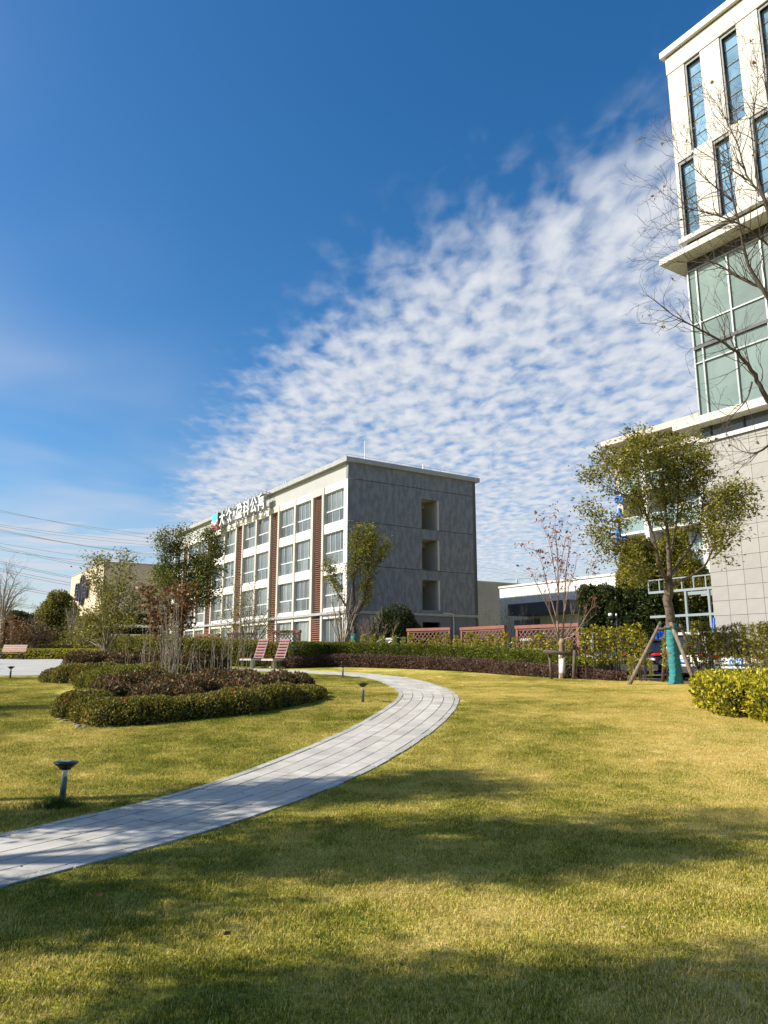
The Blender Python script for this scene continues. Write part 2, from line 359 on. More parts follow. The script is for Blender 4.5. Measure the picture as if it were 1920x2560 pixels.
def coregrid(a, e, nu=10, nv=6):
    th = np.linspace(0, 2*pi, nu, endpoint=False); ph = np.linspace(-pi/2, pi/2, nv); V = []
    for p in ph:
        for t in th:
            d = np.array([cos(p)*cos(t), cos(p)*sin(t), sin(p)]); s = (np.abs(d)**e).sum()**(1/e); V.append(d/s*np.asarray(a))
    Fq = [(i*nu+j, i*nu+(j+1) % nu, (i+1)*nu+(j+1) % nu, (i+1)*nu+j) for i in range(nv-1) for j in range(nu)]
    return np.array(V), np.array(Fq)
def shrub(name, label, cat, blobs, leaf, L, Wd, dens, seed=0, group=None, e=2., deep='deep', base=None, up=.25, parent=None, shell=.16, stems=None, flowers=0, rough=.0, cov=1.0):
    """blobs: (x,y,z,rx,ry,rz,rot) in world metres; leaves sit in the outer shell of their union"""
    rng = np.random.default_rng(seed); bl = [tuple(b)+((0,) if len(b) == 6 else ()) for b in blobs]
    base = np.array(base if base is not None else (bl[0][0], bl[0][1], G(bl[0][1])), float)
    P = []; Nn = []; gr = []
    for (x, y, z, rx, ry, rz, ro) in bl:
        a = np.array([rx, ry, rz]); area = 4*pi*((rx*ry)**1.6+(rx*rz)**1.6+(ry*rz)**1.6)**(1/1.6)/3**(1/1.6)
        n = int(area*1.5*(dens/300.)**.0/(L*Wd*.5)*cov); p, nr = superpt(n, rng, a, e); k = 1-rng.uniform(0, 1, (n, 1))**1.7*shell+rng.normal(size=(n, 1))*.02
        if rough: k = k*(1+rough*np.sin(p[:, :1]*5.1/max(rx, .3)+x*3)*np.cos(p[:, 1:2]*4.3/max(ry, .3)+y*2))
        p = p*k; c, s = cos(ro), sin(ro); Rz = np.array([[c, -s, 0], [s, c, 0], [0, 0, 1]])
        P.append(p@Rz.T+np.array([x, y, z])); Nn.append(nr@Rz.T)
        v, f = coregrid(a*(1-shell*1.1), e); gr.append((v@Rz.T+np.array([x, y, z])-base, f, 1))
    P = np.concatenate(P); Nn = np.concatenate(Nn); keep = P[:, 2] > gz(P[:, 1])+.02
    for (x, y, z, rx, ry, rz, ro) in bl:
        q = P-np.array([x, y, z]); c, s = cos(-ro), sin(-ro); qx = q[:, 0]*c-q[:, 1]*s; qy = q[:, 0]*s+q[:, 1]*c
        keep &= ((np.abs(qx/rx)**e+np.abs(qy/ry)**e+np.abs(q[:, 2]/rz)**e) > (1-shell*1.15)**e)
    P = P[keep]; Nn = Nn[keep]; d = unit(Nn*.7+rng.normal(size=P.shape)*.75+np.array([0, 0, up]))
    v, f = leafquads(P-base, d, rng, L, Wd, None)
    gr.append((v, f, 0))
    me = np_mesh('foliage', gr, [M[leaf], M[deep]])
    if parent is None: root = thing(name, label, cat, base, 0, group)
    else: root = parent
    o = link('foliage', me, root)
    if parent is not None: o.location = tuple(base-np.array(root.location))
    if flowers:
        idx = rng.choice(np.where((Nn[:, 1] < -.3) & (Nn[:, 2] > -.2))[0], flowers, replace=False)
        for i in idx:
            fb = MB(); c = P[i]+Nn[i]*.05-base
            for k in range(5):
                a = 2*pi*k/5; t1 = Vector((cos(a), -.5, sin(a))); t2 = Vector((cos(a+.6), -.5, sin(a+.6))); t0 = Vector((cos(a-.6), -.5, sin(a-.6))); cc = Vector(c)
                fb.add([cc, cc+t0*.022, cc+t1*.034, cc+t2*.022], [(0, 1, 2, 3)])
            fb.build('flower', M['flower'], root)
    return root
def hedge_blobs(pts, h, w, step=.9, e_over=1.35, top=None):
    """boxy blobs along a polyline of (x,y); h may be a list"""
    out = []; P = np.array(pts, float); s = np.r_[0, np.cumsum(np.hypot(*np.diff(P, axis=0).T))]
    n = max(2, int(s[-1]/step)+1); H = np.broadcast_to(h, (len(P),)); t = np.linspace(0, s[-1], n)
    X = np.interp(t, s, P[:, 0]); Y = np.interp(t, s, P[:, 1]); HH = np.interp(t, s, H); l = s[-1]/(n-1)
    for i in range(n):
        a = max(i-1, 0); b = min(i+1, n-1); ro = math.atan2(Y[b]-Y[a], X[b]-X[a]); hh = HH[i]
        out.append((X[i], Y[i], G(Y[i])+hh*.5-.03, l*e_over*.75, w/2, hh*.5+.03, ro))
    return out
def grow(rng, chains, tips, p, d, L, r, lvl, P):
    n = P.get('steps', 4); pts = [p]; rad = [r]; end = max(r*P.get('taper', .35), P.get('rmin', .003))
    for i in range(n):
        d = d+rng.normal(size=3)*P.get('wig', .16)+np.array([0, 0, P.get('up', .06)]); d = d/np.linalg.norm(d)
        p = p+d*L/n; pts.append(p); rad.append(r+(end-r)*(i+1)/n)
        if lvl > 0 and i >= P.get('first', 0):
            for k in range(P.get('kids', 1)):
                if rng.random() > P.get('prob', .9): continue
                ax = rng.normal(size=3); ax -= d*ax.dot(d); ax /= np.linalg.norm(ax)
                sp = P.get('spread', .7)*rng.uniform(.7, 1.3); dd = d*cos(sp)+ax*sin(sp)
                grow(rng, chains, tips, p, dd, L*P.get('ratio', .6)*rng.uniform(.7, 1.2), rad[-1]*.62, lvl-1, P)
    chains.append((pts, rad)); tips.append((p, d, lvl))
def tree(name, label, cat, limbs, bark, leaf=None, seed=0, tw=None, lp=None, group=None, base=None, zlim=None, sides=5, start=.25):
    """limbs: list of [(x,y,z,r),...]; first limb is the trunk. tw: twig growth, lp: leaf clusters"""
    rng = np.random.default_rng(seed); base = np.array(base if base is not None else limbs[0][0][:3], float)
    root = thing(name, label, cat, base, 0, group); mb = MB(); tw = tw or {}; tips = []; chains = []
    for li, lb in enumerate(limbs):
        P = np.array([q[:3] for q in lb]); rr = [q[3] for q in lb]
        # smooth the limb
        s = np.r_[0, np.cumsum(np.linalg.norm(np.diff(P, axis=0), axis=1))]; m = max(4, len(lb)*3); t = np.linspace(0, s[-1], m)
        Q = np.stack([np.interp(t, s, P[:, k]) for k in range(3)], 1); rq = np.interp(t, s, rr)
        for k in range(2): Q[1:-1] = (Q[:-2]+2*Q[1:-1]+Q[2:])/4
        jit = rng.normal(size=Q.shape)*np.minimum(rq[:, None]*.25, .03); jit[0] = 0; Q = Q+jit
        mb.tube([q-base for q in Q], list(rq), 9 if li == 0 else 6)
        n = int(s[-1]*tw.get('per_m', 3)) if (li > 0 or tw.get('trunk')) else 0
        for k in range(n):
            f = start+(1-start)*(k+rng.random())/n; i = min(int(f*(m-1)), m-2); p = Q[i]+(Q[i+1]-Q[i])*(f*(m-1)-i); d = unit(Q[i+1]-Q[i])
            ax = rng.normal(size=3); ax -= d*ax.dot(d); ax /= np.linalg.norm(ax); sp = tw.get('spread0', .9)*rng.uniform(.6, 1.3)
            grow(rng, chains, tips, p, d*cos(sp)+ax*sin(sp), tw.get('L', .8)*rng.uniform(.6, 1.25)*(1.15-.5*f), min(tw.get('r', .012), rq[i]*.7), tw.get('lvl', 1), tw)
        tips.append((Q[-1], unit(Q[-1]-Q[-2]), 0))
    for pts, rad in chains: mb.tube([p-base for p in pts], rad, 4 if rad[0] < .02 else sides, cap=False)
    mb.build('trunk', M[bark], root, True)
    if leaf:
        lp = lp or {}; C = []; D = []
        for p, d, lv in tips:
            if rng.random() > lp.get('prob', 1) or (zlim and p[2] < zlim): continue
            n = rng.poisson(lp.get('n', 10)); o = rng.normal(size=(n, 3))*np.array([1, 1, lp.get('flat', .7)])*lp.get('rad', .22)
            C.append(p+o); D.append(unit(d*.4+o/lp.get('rad', .22)*.5+rng.normal(size=(n, 3))*.6+np.array([0, 0, lp.get('droop', -.25)])))
        C = np.concatenate(C); D = np.concatenate(D); v, f = leafquads(C-base, D, rng, lp.get('L', .09), lp.get('W', .04))
        link('crown', np_mesh('crown', [(v, f, 0)], M[leaf]), root)
    return root
def PL(Y, pts): return [(*at(p[0], p[1], Y+p[2]), p[3]) for p in pts]
def auto_limbs(base, h, th, cr, n, rng, r0=.09, lean=(0, 0), top=.5):
    b = np.array(base, float); t = b+np.array([lean[0], lean[1], th]); L = [[(*b, r0), (*((b+t)/2+rng.normal(size=3)*.03), r0*.85), (*t, r0*.7)]]
    L[0].append((*(t+np.array([lean[0]*.4, lean[1]*.4, (h-th)*.95])), r0*.12))
    for i in range(n):
        a = 2*pi*i/n+rng.uniform(-.4, .4); f = rng.uniform(.0, .6); s = t+np.array([0, 0, (h-th)*f*.6]); k = cr*rng.uniform(.65, 1.05)*(1-.35*f); z = (h-th)*rng.uniform(.35, .95)*(1-f*.45)
        e = s+np.array([cos(a)*k, sin(a)*k, z]); m = s+(e-s)*.45+np.array([cos(a)*k*.12, sin(a)*k*.12, -z*.05])
        L.append([(*s, r0*.45), (*m, r0*.3), (*e, r0*.07)])
    return L
# ================================================================== THE SETTING
PC = [(-7.6, 1.6), (-6.2, 2.8), (-4.9, 4.1), (-3.75, 5.42), (-2.89, 6.65), (-2.22, 7.75), (-1.68, 8.9), (-1.21, 10.04), (-.73, 11.16), (-.29, 12.32), (.07, 13.48), (.39, 14.67), (.67, 15.89), (.9, 17.12), (1.06, 18.37), (1.15, 19.66), (1.15, 20.94), (1.08, 22.18), (.96, 23.4), (.81, 24.6), (.66, 25.81), (.47, 27.05), (.18, 28.3), (-.24, 29.52), (-.9, 30.71), (-1.81, 31.8), (-2.73, 32.64), (-3.64, 33.4), (-4.74, 34.16), (-6.3, 35.0), (-8.2, 35.8), (-10.5, 36.4), (-13, 36.8)]
def smooth_line(P, step=.12):
    P = np.array(P, float)
    for k in range(3):
        Q = [P[0]]
        for a, b in zip(P[:-1], P[1:]): Q += [a*.75+b*.25, a*.25+b*.75]
        P = np.array(Q+[P[-1]])
    s = np.r_[0, np.cumsum(np.hypot(*np.diff(P, axis=0).T))]; t = np.arange(0, s[-1], step)
    return np.stack([np.interp(t, s, P[:, 0]), np.interp(t, s, P[:, 1])], 1)
PATH = smooth_line(PC); _t = np.gradient(PATH, axis=0); _t /= np.linalg.norm(_t, axis=1, keepdims=True); PN = np.stack([_t[:, 1], -_t[:, 0]], 1)   # to the right of travel
PS = np.arange(len(PATH))*.12
def ppt(s, off):
    x = np.interp(s, PS, PATH[:, 0]); y = np.interp(s, PS, PATH[:, 1]); a = np.interp(s, PS, PN[:, 0]); b = np.interp(s, PS, PN[:, 1])
    return x+a*off, y+b*off
PW = .76
BED = smooth_line([ground(*p)[:2] for p in [(133, 1778), (150, 1800), (190, 1815), (231, 1819), (309, 1817), (424, 1807), (540, 1794), (640, 1778), (740, 1766), (826, 1747)]]+[(-1.6, 20.5), (-3.2, 22.5), (-7.5, 24.5), (-9.9, 24), (-9, 20), (-7.6, 17.5)], .2)
def inpoly(x, y, P):
    r = np.zeros(np.shape(x), bool); n = len(P)
    for i in range(n):
        x1, y1 = P[i]; x2, y2 = P[(i+1) % n]
        if y1 == y2: continue
        c = ((y1 > y) != (y2 > y)) & (x < (x2-x1)*(y-y1)/(y2-y1)+x1); r ^= c
    return r
# ground: one sheet to the horizon
far = [24, 30, 38, 50, 70, 100, 150, 250, 450, 900, 1800, 4000]
xs = np.array([-f for f in far[::-1]]+list(np.arange(-20, 20.01, .2))+far); ys = np.array([-4000, -1500, -500, -200, -80, -30, -12]+list(np.arange(-4, 34.01, .2))+[35, 36, 37.5, 39, 41, 44, 48, 52, 56, 60, 66, 75, 90, 120, 180, 300, 600, 1200, 2500, 5000])
X, Y = np.meshgrid(xs, ys); Z = gz(Y)+.018*np.sin(X*.9+1)*np.cos(Y*.7)*np.clip((Y-2)/3, 0, 1)*np.clip((30-Y)/4, 0, 1)
dpath = np.full(X.shape, 99.)
fine = (np.abs(X) < 21) & (Y > -5) & (Y < 37)
fx = X[fine]; fy = Y[fine]; dm = np.full(fx.shape, 99.)
for p in PATH[::2]: dm = np.minimum(dm, np.hypot(fx-p[0], fy-p[1]))
dpath[fine] = dm; Z = np.where(dpath < 1.4, gz(Y)+(Z-gz(Y))*np.clip((dpath-.8)/.6, 0, 1), Z)
nx, ny = len(xs), len(ys); V = np.stack([X, Y, Z], -1).reshape(-1, 3); ii = np.arange(nx*ny).reshape(ny, nx)
Fq = np.stack([ii[:-1, :-1], ii[:-1, 1:], ii[1:, 1:], ii[1:, :-1]], -1).reshape(-1, 4)
gme = np_mesh('lawn', [(V, Fq, 0)], M['lawn'], True); lawn = tag(link('lawn', gme), kind='structure')
gd = np.where((Y > 2.6) & (Y < 31) & (np.abs(X) < .56*Y+1.6), 1., 0.)*np.clip((31-Y)/14, .45, 1)
gd *= np.clip((dpath-PW-.04)/.05, 0, 1)
gd[fine] *= np.where(inpoly(fx, fy, BED), 0., 1.)
gd *= np.where((X < -12.6) & (Y > 29.4), 0, 1)
at_ = gme.attributes.new('grass', 'FLOAT', 'POINT'); at_.data.foreach_set('value', gd.reshape(-1).astype(np.float32))

def sheet(name, poly_rows, m, dz, parent=None):     # rows of (x,y) following the ground
    V = np.array([[(x, y, G(y)+dz) for x, y in r] for r in poly_rows]); r, c = V.shape[:2]; I = np.arange(r*c).reshape(r, c)
    f = np.stack([I[:-1, :-1], I[:-1, 1:], I[1:, 1:], I[1:, :-1]], -1).reshape(-1, 4)
    return link(name, np_mesh(name, [(V.reshape(-1, 3), f, 0)], m), parent)
# winding path: a dark bed with single slabs and kerb stones
path = sheet('path', [[(ppt(s, o)) for o in np.linspace(-PW, PW, 5)] for s in np.arange(0, PS[-1], .24)], M['joint'], .003); tag(path, kind='structure')
def stone(name, s0, s1, o0, o1, m, z0, z1, parent, n=3):
    vs = []; fs = []
    for k in range(n+1):
        s = s0+(s1-s0)*k/n
        for o in (o0, o1):
            x, y = ppt(s, o); vs += [(x, y, G(y)+z0), (x, y, G(y)+z1)]
    for k in range(n):
        a = k*4; fs += [(a+1, a+3, a+7, a+5), (a, a+1, a+5, a+4), (a+2, a+6, a+7, a+3)]
    fs += [(0, 2, 3, 1), (n*4, n*4+1, n*4+3, n*4+2)]
    mb = MB(); mb.add(vs, fs); return mb.build(name, m, parent)
rg = random.Random(4)
row_o = np.linspace(-PW+.115, PW-.115, 6)
far_mb = []
for r in range(5):
    s = rg.uniform(0, .7)+r*.21
    while s < PS[-1]-1:
        L = rg.choice([.86, .9, .92, .62]); L = L if s < 26 else 1.3
        stone('paving_slab', s+.012, s+L-.012, row_o[r]+.008, row_o[r+1]-.008, M['slab'], .0, .014+rg.uniform(-.002, .002), path)
        s += L
for sd_ in (-1, 1):
    s = rg.uniform(0, .3)
    while s < PS[-1]-1:
        L = .5 if s < 24 else 1.0; j = rg.uniform(-.008, .008)
        a, b = (PW-.105, PW) if sd_ > 0 else (-PW, -PW+.105)
        stone('kerb_stone', s+.006, s+L-.006, a+j, b+j, M['kerb'], .0, .015+rg.uniform(-.002, .004), path, 2); s += L
# plaza and parking
pz = [[(x, y) for x in np.linspace(-70, xe, 14)] for y, xe in [(29.9, -14.2), (31, -12.2), (32.5, -11.2), (34, -10.8), (36, -10.6), (38, -10.8), (41, -11.5), (44, -13), (48, -15), (52.4, -18)]]
plaza = tag(sheet('plaza', pz, M['plaza'], .02), kind='structure')
for k, yy in enumerate([31.2, 33, 35, 37.4, 40, 43, 46.4, 50]):      # paving joints running across
    sheet('joint_line', [[(x, yy-.02) for x in np.linspace(-60, -12.2-(yy > 40)*3, 8)], [(x, yy+.02) for x in np.linspace(-60, -12.2-(yy > 40)*3, 8)]], M['joint'], .026, plaza)
def gp(s, d, o=(9.3, 26.9)): return (o[0]+TX[0]*s+BX[0]*d, o[1]+TX[1]*s+BX[1]*d)
parking = tag(sheet('parking_lot', [[gp(s, d) for s in np.linspace(-40, 12, 40)] for d in np.linspace(-.3, 13, 12)], M['asphalt'], .012), kind='structure')

# ------------------------------------------------------------------ the dormitory block
C0 = at(866, 1642, 55); C0[2] = 0
dorm = thing('apartment_block', 'long four storey block with white window bays and a dark grey end wall', 'building', C0, ROT)
mb = MB(); mb.box(-42.7, -3.4, .55, 12.3, .9, 16.2); mb.box(-3.4, -.3, .55, 6.6, .9, 16.2); mb.box(-3.4, -.3, 9.0, 12.3, .9, 16.2); mb.box(-3.4, -.3, 6.6, 9.0, 15.3, 16.2); mb.build('inner_core', M['dark'], dorm)
mb = MB(); mb.box(-43.0, 0, 12.3, 12.65, .9, 16.35); mb.box(-43.0, -42.7, .5, 12.3, .9, 16.35); mb.build('back_wall', M['dormgrey2'], dorm)
# end wall in storey-high panels round the stair openings
Y0, Y1 = 6.93, 8.68
op = [(5.24, 7.64), (8.47, 10.93), (11.78, 14.25)]
lev = [(.9, 4.78), (5.02, 8.40), (8.44, 11.76), (11.80, 15.07), (15.11, 16.35)]
for i, (a, b) in enumerate(lev):
    g = M['dormgrey2'] if i in (0,) else M['dormgrey']
    def wp(y0, y1, z0, z1):
        if z1-z0 > .02: m_ = MB(); m_.box(-.3, 0, y0, y1, z0, z1); m_.build('wall_panel', g, dorm)
    if i == 4: wp(.0, 12.65, a, b); continue
    hole = (.9, 4.30) if i == 0 else op[i-1]
    wp(.0, Y0, a, b); wp(Y1, 12.65, a, b)
    if hole[0] > a: wp(Y0, Y1, a, hole[0])
    wp(Y0, Y1, hole[1], b)
    # stair landing behind the opening
    m_ = MB(); m_.box(-3.2, -.3, Y0-.33, Y0-.1, hole[0]-.3, hole[1]+.3); m_.build('stair_door', M['dark'], dorm)
    m_ = MB(); m_.box(-3.39, -3.2, Y0-.3, Y1+.3, hole[0]-.6, hole[1]+.6); m_.box(-3.2, -.302, Y1+.002, Y1+.3, hole[0]-.6, hole[1]+.6); m_.box(-3.2, -.302, Y0-.1, Y1, hole[1]+.06, hole[1]+.3); m_.box(-2.2, -2.0, Y0-.1, Y1, hole[1]-.35, hole[1]+.06); m_.build('stair_wall', M['beigein'] if i else M['dark'], dorm)
    if i: m_ = MB(); m_.box(-3.2, -.302, Y0-.1, Y1, hole[0]-.2, hole[0]-.02); m_.box(-.3, .012, Y1-.16, Y1-.002, hole[0]+.002, hole[1]-.002); m_.build('landing', M['dormjamb'], dorm)
m_ = MB(); m_.box(-43, .09, -.16, 12.74, 4.79, 5.00); m_.build('cornice', M['copinggrey'], dorm)
for (y0, y1) in [(2.3, 2.32), (4.6, 4.62), (10.2, 10.22), (11.4, 11.42)]:
    m_ = MB(); m_.box(-.01, .006, y0, y1, .9, 4.77); m_.build('panel_joint', M['dark'], dorm)
m_ = MB(); m_.box(-.01, .006, .1, 12.6, 3.55, 3.57); m_.build('panel_joint', M['dark'], dorm)
m_ = MB(); m_.tube([(.1, 8.9, 5.05), (.1, 9.9, 5.0), (.1, 9.95, 4.3), (.1, 9.85, 1.4)], .06, 8); m_.build('drain_pipe', M['frame'], dorm, True)
# roof edge
m_ = MB(); m_.box(-43.3, .28, -.32, 12.95, 16.36, 16.72); roof = m_.build('roof_slab', [M['copinggrey']], dorm)
m_ = MB()
for k in range(30): x = -43.2+k*1.49; m_.bar((x, -.2, 16.7), (x, -.2, 16.92), .02, .02)
m_.bar((-43.2, -.2, 16.92), (.15, -.2, 16.92), .018, .018)
for k in range(14): y = -.2+k*1.0; m_.bar((.15, y, 16.7), (.15, y, 16.92), .02, .02)
m_.bar((.15, -.2, 16.92), (.15, 12.9, 16.92), .018, .018); m_.build('lightning_rail', M['steel'], roof)
for px_, h in [(-40.3, 1.1), (-33.9, 1.0), (-33.3, 1.0), (-19.6, 1.1), (-19.0, 1.1), (-14.6, 1.2), (-14.1, 1.2), (-9.0, 1.0), (-8.6, 1.0), (.0, 1.6)]:
    m_ = MB(); m_.tube([(px_, 1.4 if px_ < 0 else 1.5, 16.7), (px_, 1.4 if px_ < 0 else 1.5, 16.7+h)], .05 if px_ < 0 else .04, 6); m_.build('vent_pipe', M['signwhite'], dorm)
m_ = MB(); m_.tube([(.05, 7.1, 16.7), (.05, 7.1, 17.15)], .07, 6); m_.build('vent_pipe', M['signwhite'], dorm)
# the front: fascia, piers, spandrels, windows, louvres
m_ = MB(); m_.box(-43.0, -.002, .06, .55, 15.07, 16.36); m_.build('fascia', M['dormfascia'], dorm)
wins = [(.57, 3.80)]+[w for b in (6.0, 14.35, 22.66, 31.0) for w in ((b, b+2.93), (b+3.27, b+6.2))]+[(39.3, 42.4)]
louv = [(4.1, 5.62), (12.5, 14.0), (20.82, 22.3), (29.15, 30.65), (37.45, 38.95)]
fl = [(2.2, 4.50), (5.30, 7.87), (8.60, 11.20), (11.98, 14.50)]
pane_cache = {}
def box_mesh(key, name, sx_, sy_, sz_, m):
    if key not in pane_cache: b = MB(); b.box(0, sx_, 0, sy_, 0, sz_); pane_cache[key] = b.mesh(name, m)
    return pane_cache[key]
for (a, b) in wins:
    w = b-a
    for k, (z0, z1) in enumerate(fl):
        zt = (fl[k+1][0]-.02 if k < 3 else 15.06); zb = z1
        if k == 0: m_ = MB(); m_.box(-b, -a, .03, .5, z1, 4.785); m_.build('spandrel', M['dormwhite'], dorm); m_ = MB(); m_.box(-b, -a, .03, .5, 5.005, 5.30); m_.build('spandrel', M['dormwhite'], dorm); m_ = MB(); m_.box(-b, -a, .03, .5, .9, z0); m_.build('spandrel', M['dormwhite'], dorm)
        else: m_ = MB(); m_.box(-b, -a, .03, .5, z1, zt+.02 if k < 3 else zt); m_.build('spandrel', M['dormwhite'], dorm)
        h = z1-z0; key = ('f', round(w, 2), round(h, 2))
        if key not in pane_cache:
            f = MB(); t = .05; zm = h*.40
            f.box(0, w, 0, .07, 0, t); f.box(0, w, 0, .07, h-t, h); f.box(0, t, 0, .07, t, h-t); f.box(w-t, w, 0, .07, t, h-t)
            if k: f.box(t, w-t, -.01, .075, zm-.05, zm+.05)
            for q_ in range(1, 4): f.box(w*q_/4-.022, w*q_/4+.022, .004, .066, (zm+.05) if k else t, h-t)
            if k:
                for q_ in range(1, 3): f.box(w*q_/3-.022, w*q_/3+.022, .004, .066, t, zm-.05)
            pane_cache[key] = f.mesh('window', M['frame'])
        wo = link('window', pane_cache[key], dorm); wo.location = (-b, .20, z0)
        zm = h*.40 if k else 0
        for q_ in range(4):
            s = .05 if q_ % 2 else .035; pn = link('pane', box_mesh(('u', round(w, 2), round(h, 2)), 'pane', w/4-.03, .012, h-zm-.09, M['pane']), wo); pn.location = (w*q_/4+.015, s, zm+.045)
        if k:
            for q_ in range(3): pn = link('pane', box_mesh(('l', round(w, 2), round(h, 2)), 'pane', w/3-.03, .012, zm-.08, M['pane']), wo); pn.location = (w*q_/3+.015, .042, .045)
edges_ = [(0, .57)]+[(wins[i][1], wins[i+1][0]) for i in range(len(wins)-1) if wins[i+1][0]-wins[i][1] < .6]+[(42.4, 43.0)]
for (a, b) in edges_:
    m_ = MB(); m_.box(-b, -a-.004, -.03, .5, 5.005, 15.06); m_.box(-b, -a-.004, -.03, .5, .9, 4.785); m_.build('pier', M['dormjamb'] if b-a < .5 else M['dormwhite'], dorm)
for (a, b) in louv:
    pa = max(w[1] for w in wins if w[1] < a+.01); pb = min(w[0] for w in wins if w[0] > b-.01)
    m_ = MB()
    for (x0, x1) in ((pa, a), (b, pb)): m_.box(-x1, -x0, -.06, .85, 5.005, 14.52); m_.box(-x1, -x0, -.06, .85, .9, 4.785)
    m_.box(-pb, -pa, -.05, .5, 14.52, 15.06); m_.build('pier', M['dormjamb'], dorm)
    m_ = MB(); m_.box(-b, -a, .53, .56, .9, 14.5); m_.build('louver_back', M['louverback'], dorm)
    m_ = MB(); z = 1.0
    while z < 14.4:
        if not 4.6 < z < 5.05:
            d = .16 if z > 5 else -.02
            m_.add([(-b, d+.22, z+.10), (-a, d+.22, z+.10), (-a, d, z), (-b, d, z), (-b, d+.22, z+.125), (-a, d+.22, z+.125), (-a, d, z+.05), (-b, d, z+.05)], [(0, 1, 2, 3), (4, 7, 6, 5), (3, 2, 6, 7), (0, 4, 5, 1)])
        z += .165
    tag(m_.build('louver_slats', M['louver'], dorm), kind='stuff')
# sign letters on the roof edge
def glyph(ch, size, depth, m, side):
    cu = bpy.data.curves.new('t', 'FONT'); cu.body = ch; cu.size = size; cu.extrude = depth/2; cu.bevel_depth = .0; cu.offset = .012*size if size < 2 else 0
    o = bpy.data.objects.new('t', cu); COL.objects.link(o); bpy.context.view_layer.update()
    me = bpy.data.meshes.new_from_object(o.evaluated_get(bpy.context.evaluated_depsgraph_get())); bpy.data.objects.remove(o); bpy.data.curves.remove(cu)
    co = np.zeros(len(me.vertices)*3); me.vertices.foreach_get('co', co); co = co.reshape(-1, 3)
    if len(co):
        c = (co.min(0)+co.max(0))/2; co = co-c
        me.vertices.foreach_set('co', np.stack([co[:, 0], -co[:, 2], co[:, 1]], 1).ravel())      # stand upright, facing -y
    me.materials.clear(); me.materials.append(m); me.materials.append(side)
    me.update()
    for p in me.polygons: p.material_index = 0 if abs(p.normal.y) > .9 else 1
    return me
sg = thing('roof_sign', 'white Chinese character sign with teal and maroon emblem on the roof edge', 'sign', C0+np.array([0, 0, 16.7]), ROT)
sy = -.8; zc_ = 15.68-16.7
for ch, s in zip('大众盈科公寓', (24.35, 22.45, 19.7, 17.95, 16.15, 14.4)):
    o = link('character', glyph(ch, 1.62, .26, M['signwhite'], M['signgrey']), sg); o.location = (-s, sy, zc_); o.scale = (.98, 1, 1.02)
m_ = MB(); m_.lathe([(.0, -.13), (.17, -.13), (.17, .13), (.0, .13)], 12); me = m_.mesh('dot', M['signwhite']); o = link('separator_dot', me, sg); o.location = (-21.07, sy, zc_); o.rotation_euler = (pi/2, 0, 0); o.scale = (1, 1.5, 1)
x0, x1 = -27.35, -25.6
m_ = MB(); m_.box(x0, x1, sy-.12, sy+.22, 14.72-16.7, 16.5-16.7, 0); pnl = m_.build('emblem_panel', M['maroon'], sg)
def wave(y, lo): return [(x0+(x1-x0)*k/12, lo+.20*sin(k/12*2*pi*1.25+.6)) for k in range(13)]
m_ = MB(); m_.prism(wave(0, 15.55-16.7)[::-1]+[(x0, 16.51-16.7)][:0]+[(x0, 16.505-16.7), (x1, 16.505-16.7)], sy-.136, sy+.225); m_.build('emblem_top', M['teal'], pnl)
lo = wave(0, 15.36-16.7); hi = wave(0, 15.60-16.7)
m_ = MB(); m_.prism(lo+hi[::-1], sy-.148, sy-.122); m_.build('emblem_wave', M['signwhite'], pnl)
m_ = MB()
for k in range(16): x = -27.2+k*.88; m_.bar((x, sy+.2, -1.9), (x, sy+.2, .12), .06, .06); m_.bar((x, sy+.2, -.2), (x, -.3, -.2), .05, .05); m_.bar((x, sy+.2, -1.6), (x, .06, -1.6), .05, .05)
for z in (-.05, -.75, -1.5): m_.bar((-27.3, sy+.17, z), (-13.6, sy+.17, z), .05, .05)
m_.build('support_frame', M['copinggrey'], sg)

# ------------------------------------------------------------------ the tower on the right
T0 = at(1777, 1642, 31); T0[2] = 0
tw_ = thing('office_tower', 'tall cream office tower with long windows in dark shaded reveals and a glazed corner storey', 'building', T0, ROT)
XL, XR = .29, 13.0
m_ = MB(); m_.box(XL+.35, XR, .35, 11.5, .7, 29.9); m_.build('inner_core', M['tilejoint'], tw_)
# stone tiles of the base (one object each), over a dark backing
m_ = MB(); m_.box(XL+.02, XR, .06, .34, .7, 10.6); m_.box(XL, XL+.34, .06, 11.5, .7, 10.6); m_.build('tile_backing', M['tilejoint'], tw_)
tz = np.arange(.87, 10.6, .598)
tm = {}
for i in range(17):
    xa = XL+(0 if i == 0 else .74*i); xb = XL+.74*(i+1)
    for z in tz:
        z1 = min(z+.598, 10.60); key = round(z1-z, 2)
        if key not in tm: b = MB(); b.box(.007, .733, 0, .05, .007, z1-z-.007); tm[key] = b.mesh('stone_tile', M['tile'])
        o = link('stone_tile', tm[key], tw_); o.location = (xa, .01, z)
m_ = MB(); m_.box(XL-.03, XL-.004, .07, 11.5, .7, 10.6); m_.build('side_wall', M['tile'], tw_)
m_ = MB(); m_.box(XL-.12, XR, -.10, 11.6, 10.62, 10.80); m_.build('white_sill', M['aptwhite'], tw_)
m_ = MB(); m_.box(XL+.05, XR, .12, .3, 10.81, 11.36); m_.box(XL+.05, XL+.3, .3, 11.4, 10.81, 11.36); st_ = m_.build('strip_window', M['strip'], tw_)
for x in np.arange(XL+.55, XR, 1.5): m_ = MB(); m_.box(x-.03, x+.03, .06, .12, 10.81, 11.36); m_.build('mullion', M['frameshade'], st_)
m_ = MB(); m_.box(-.57, XR+.5, -.55, 12.0, 11.36, 11.70); m_.build('canopy_slab', M['cream'], tw_)
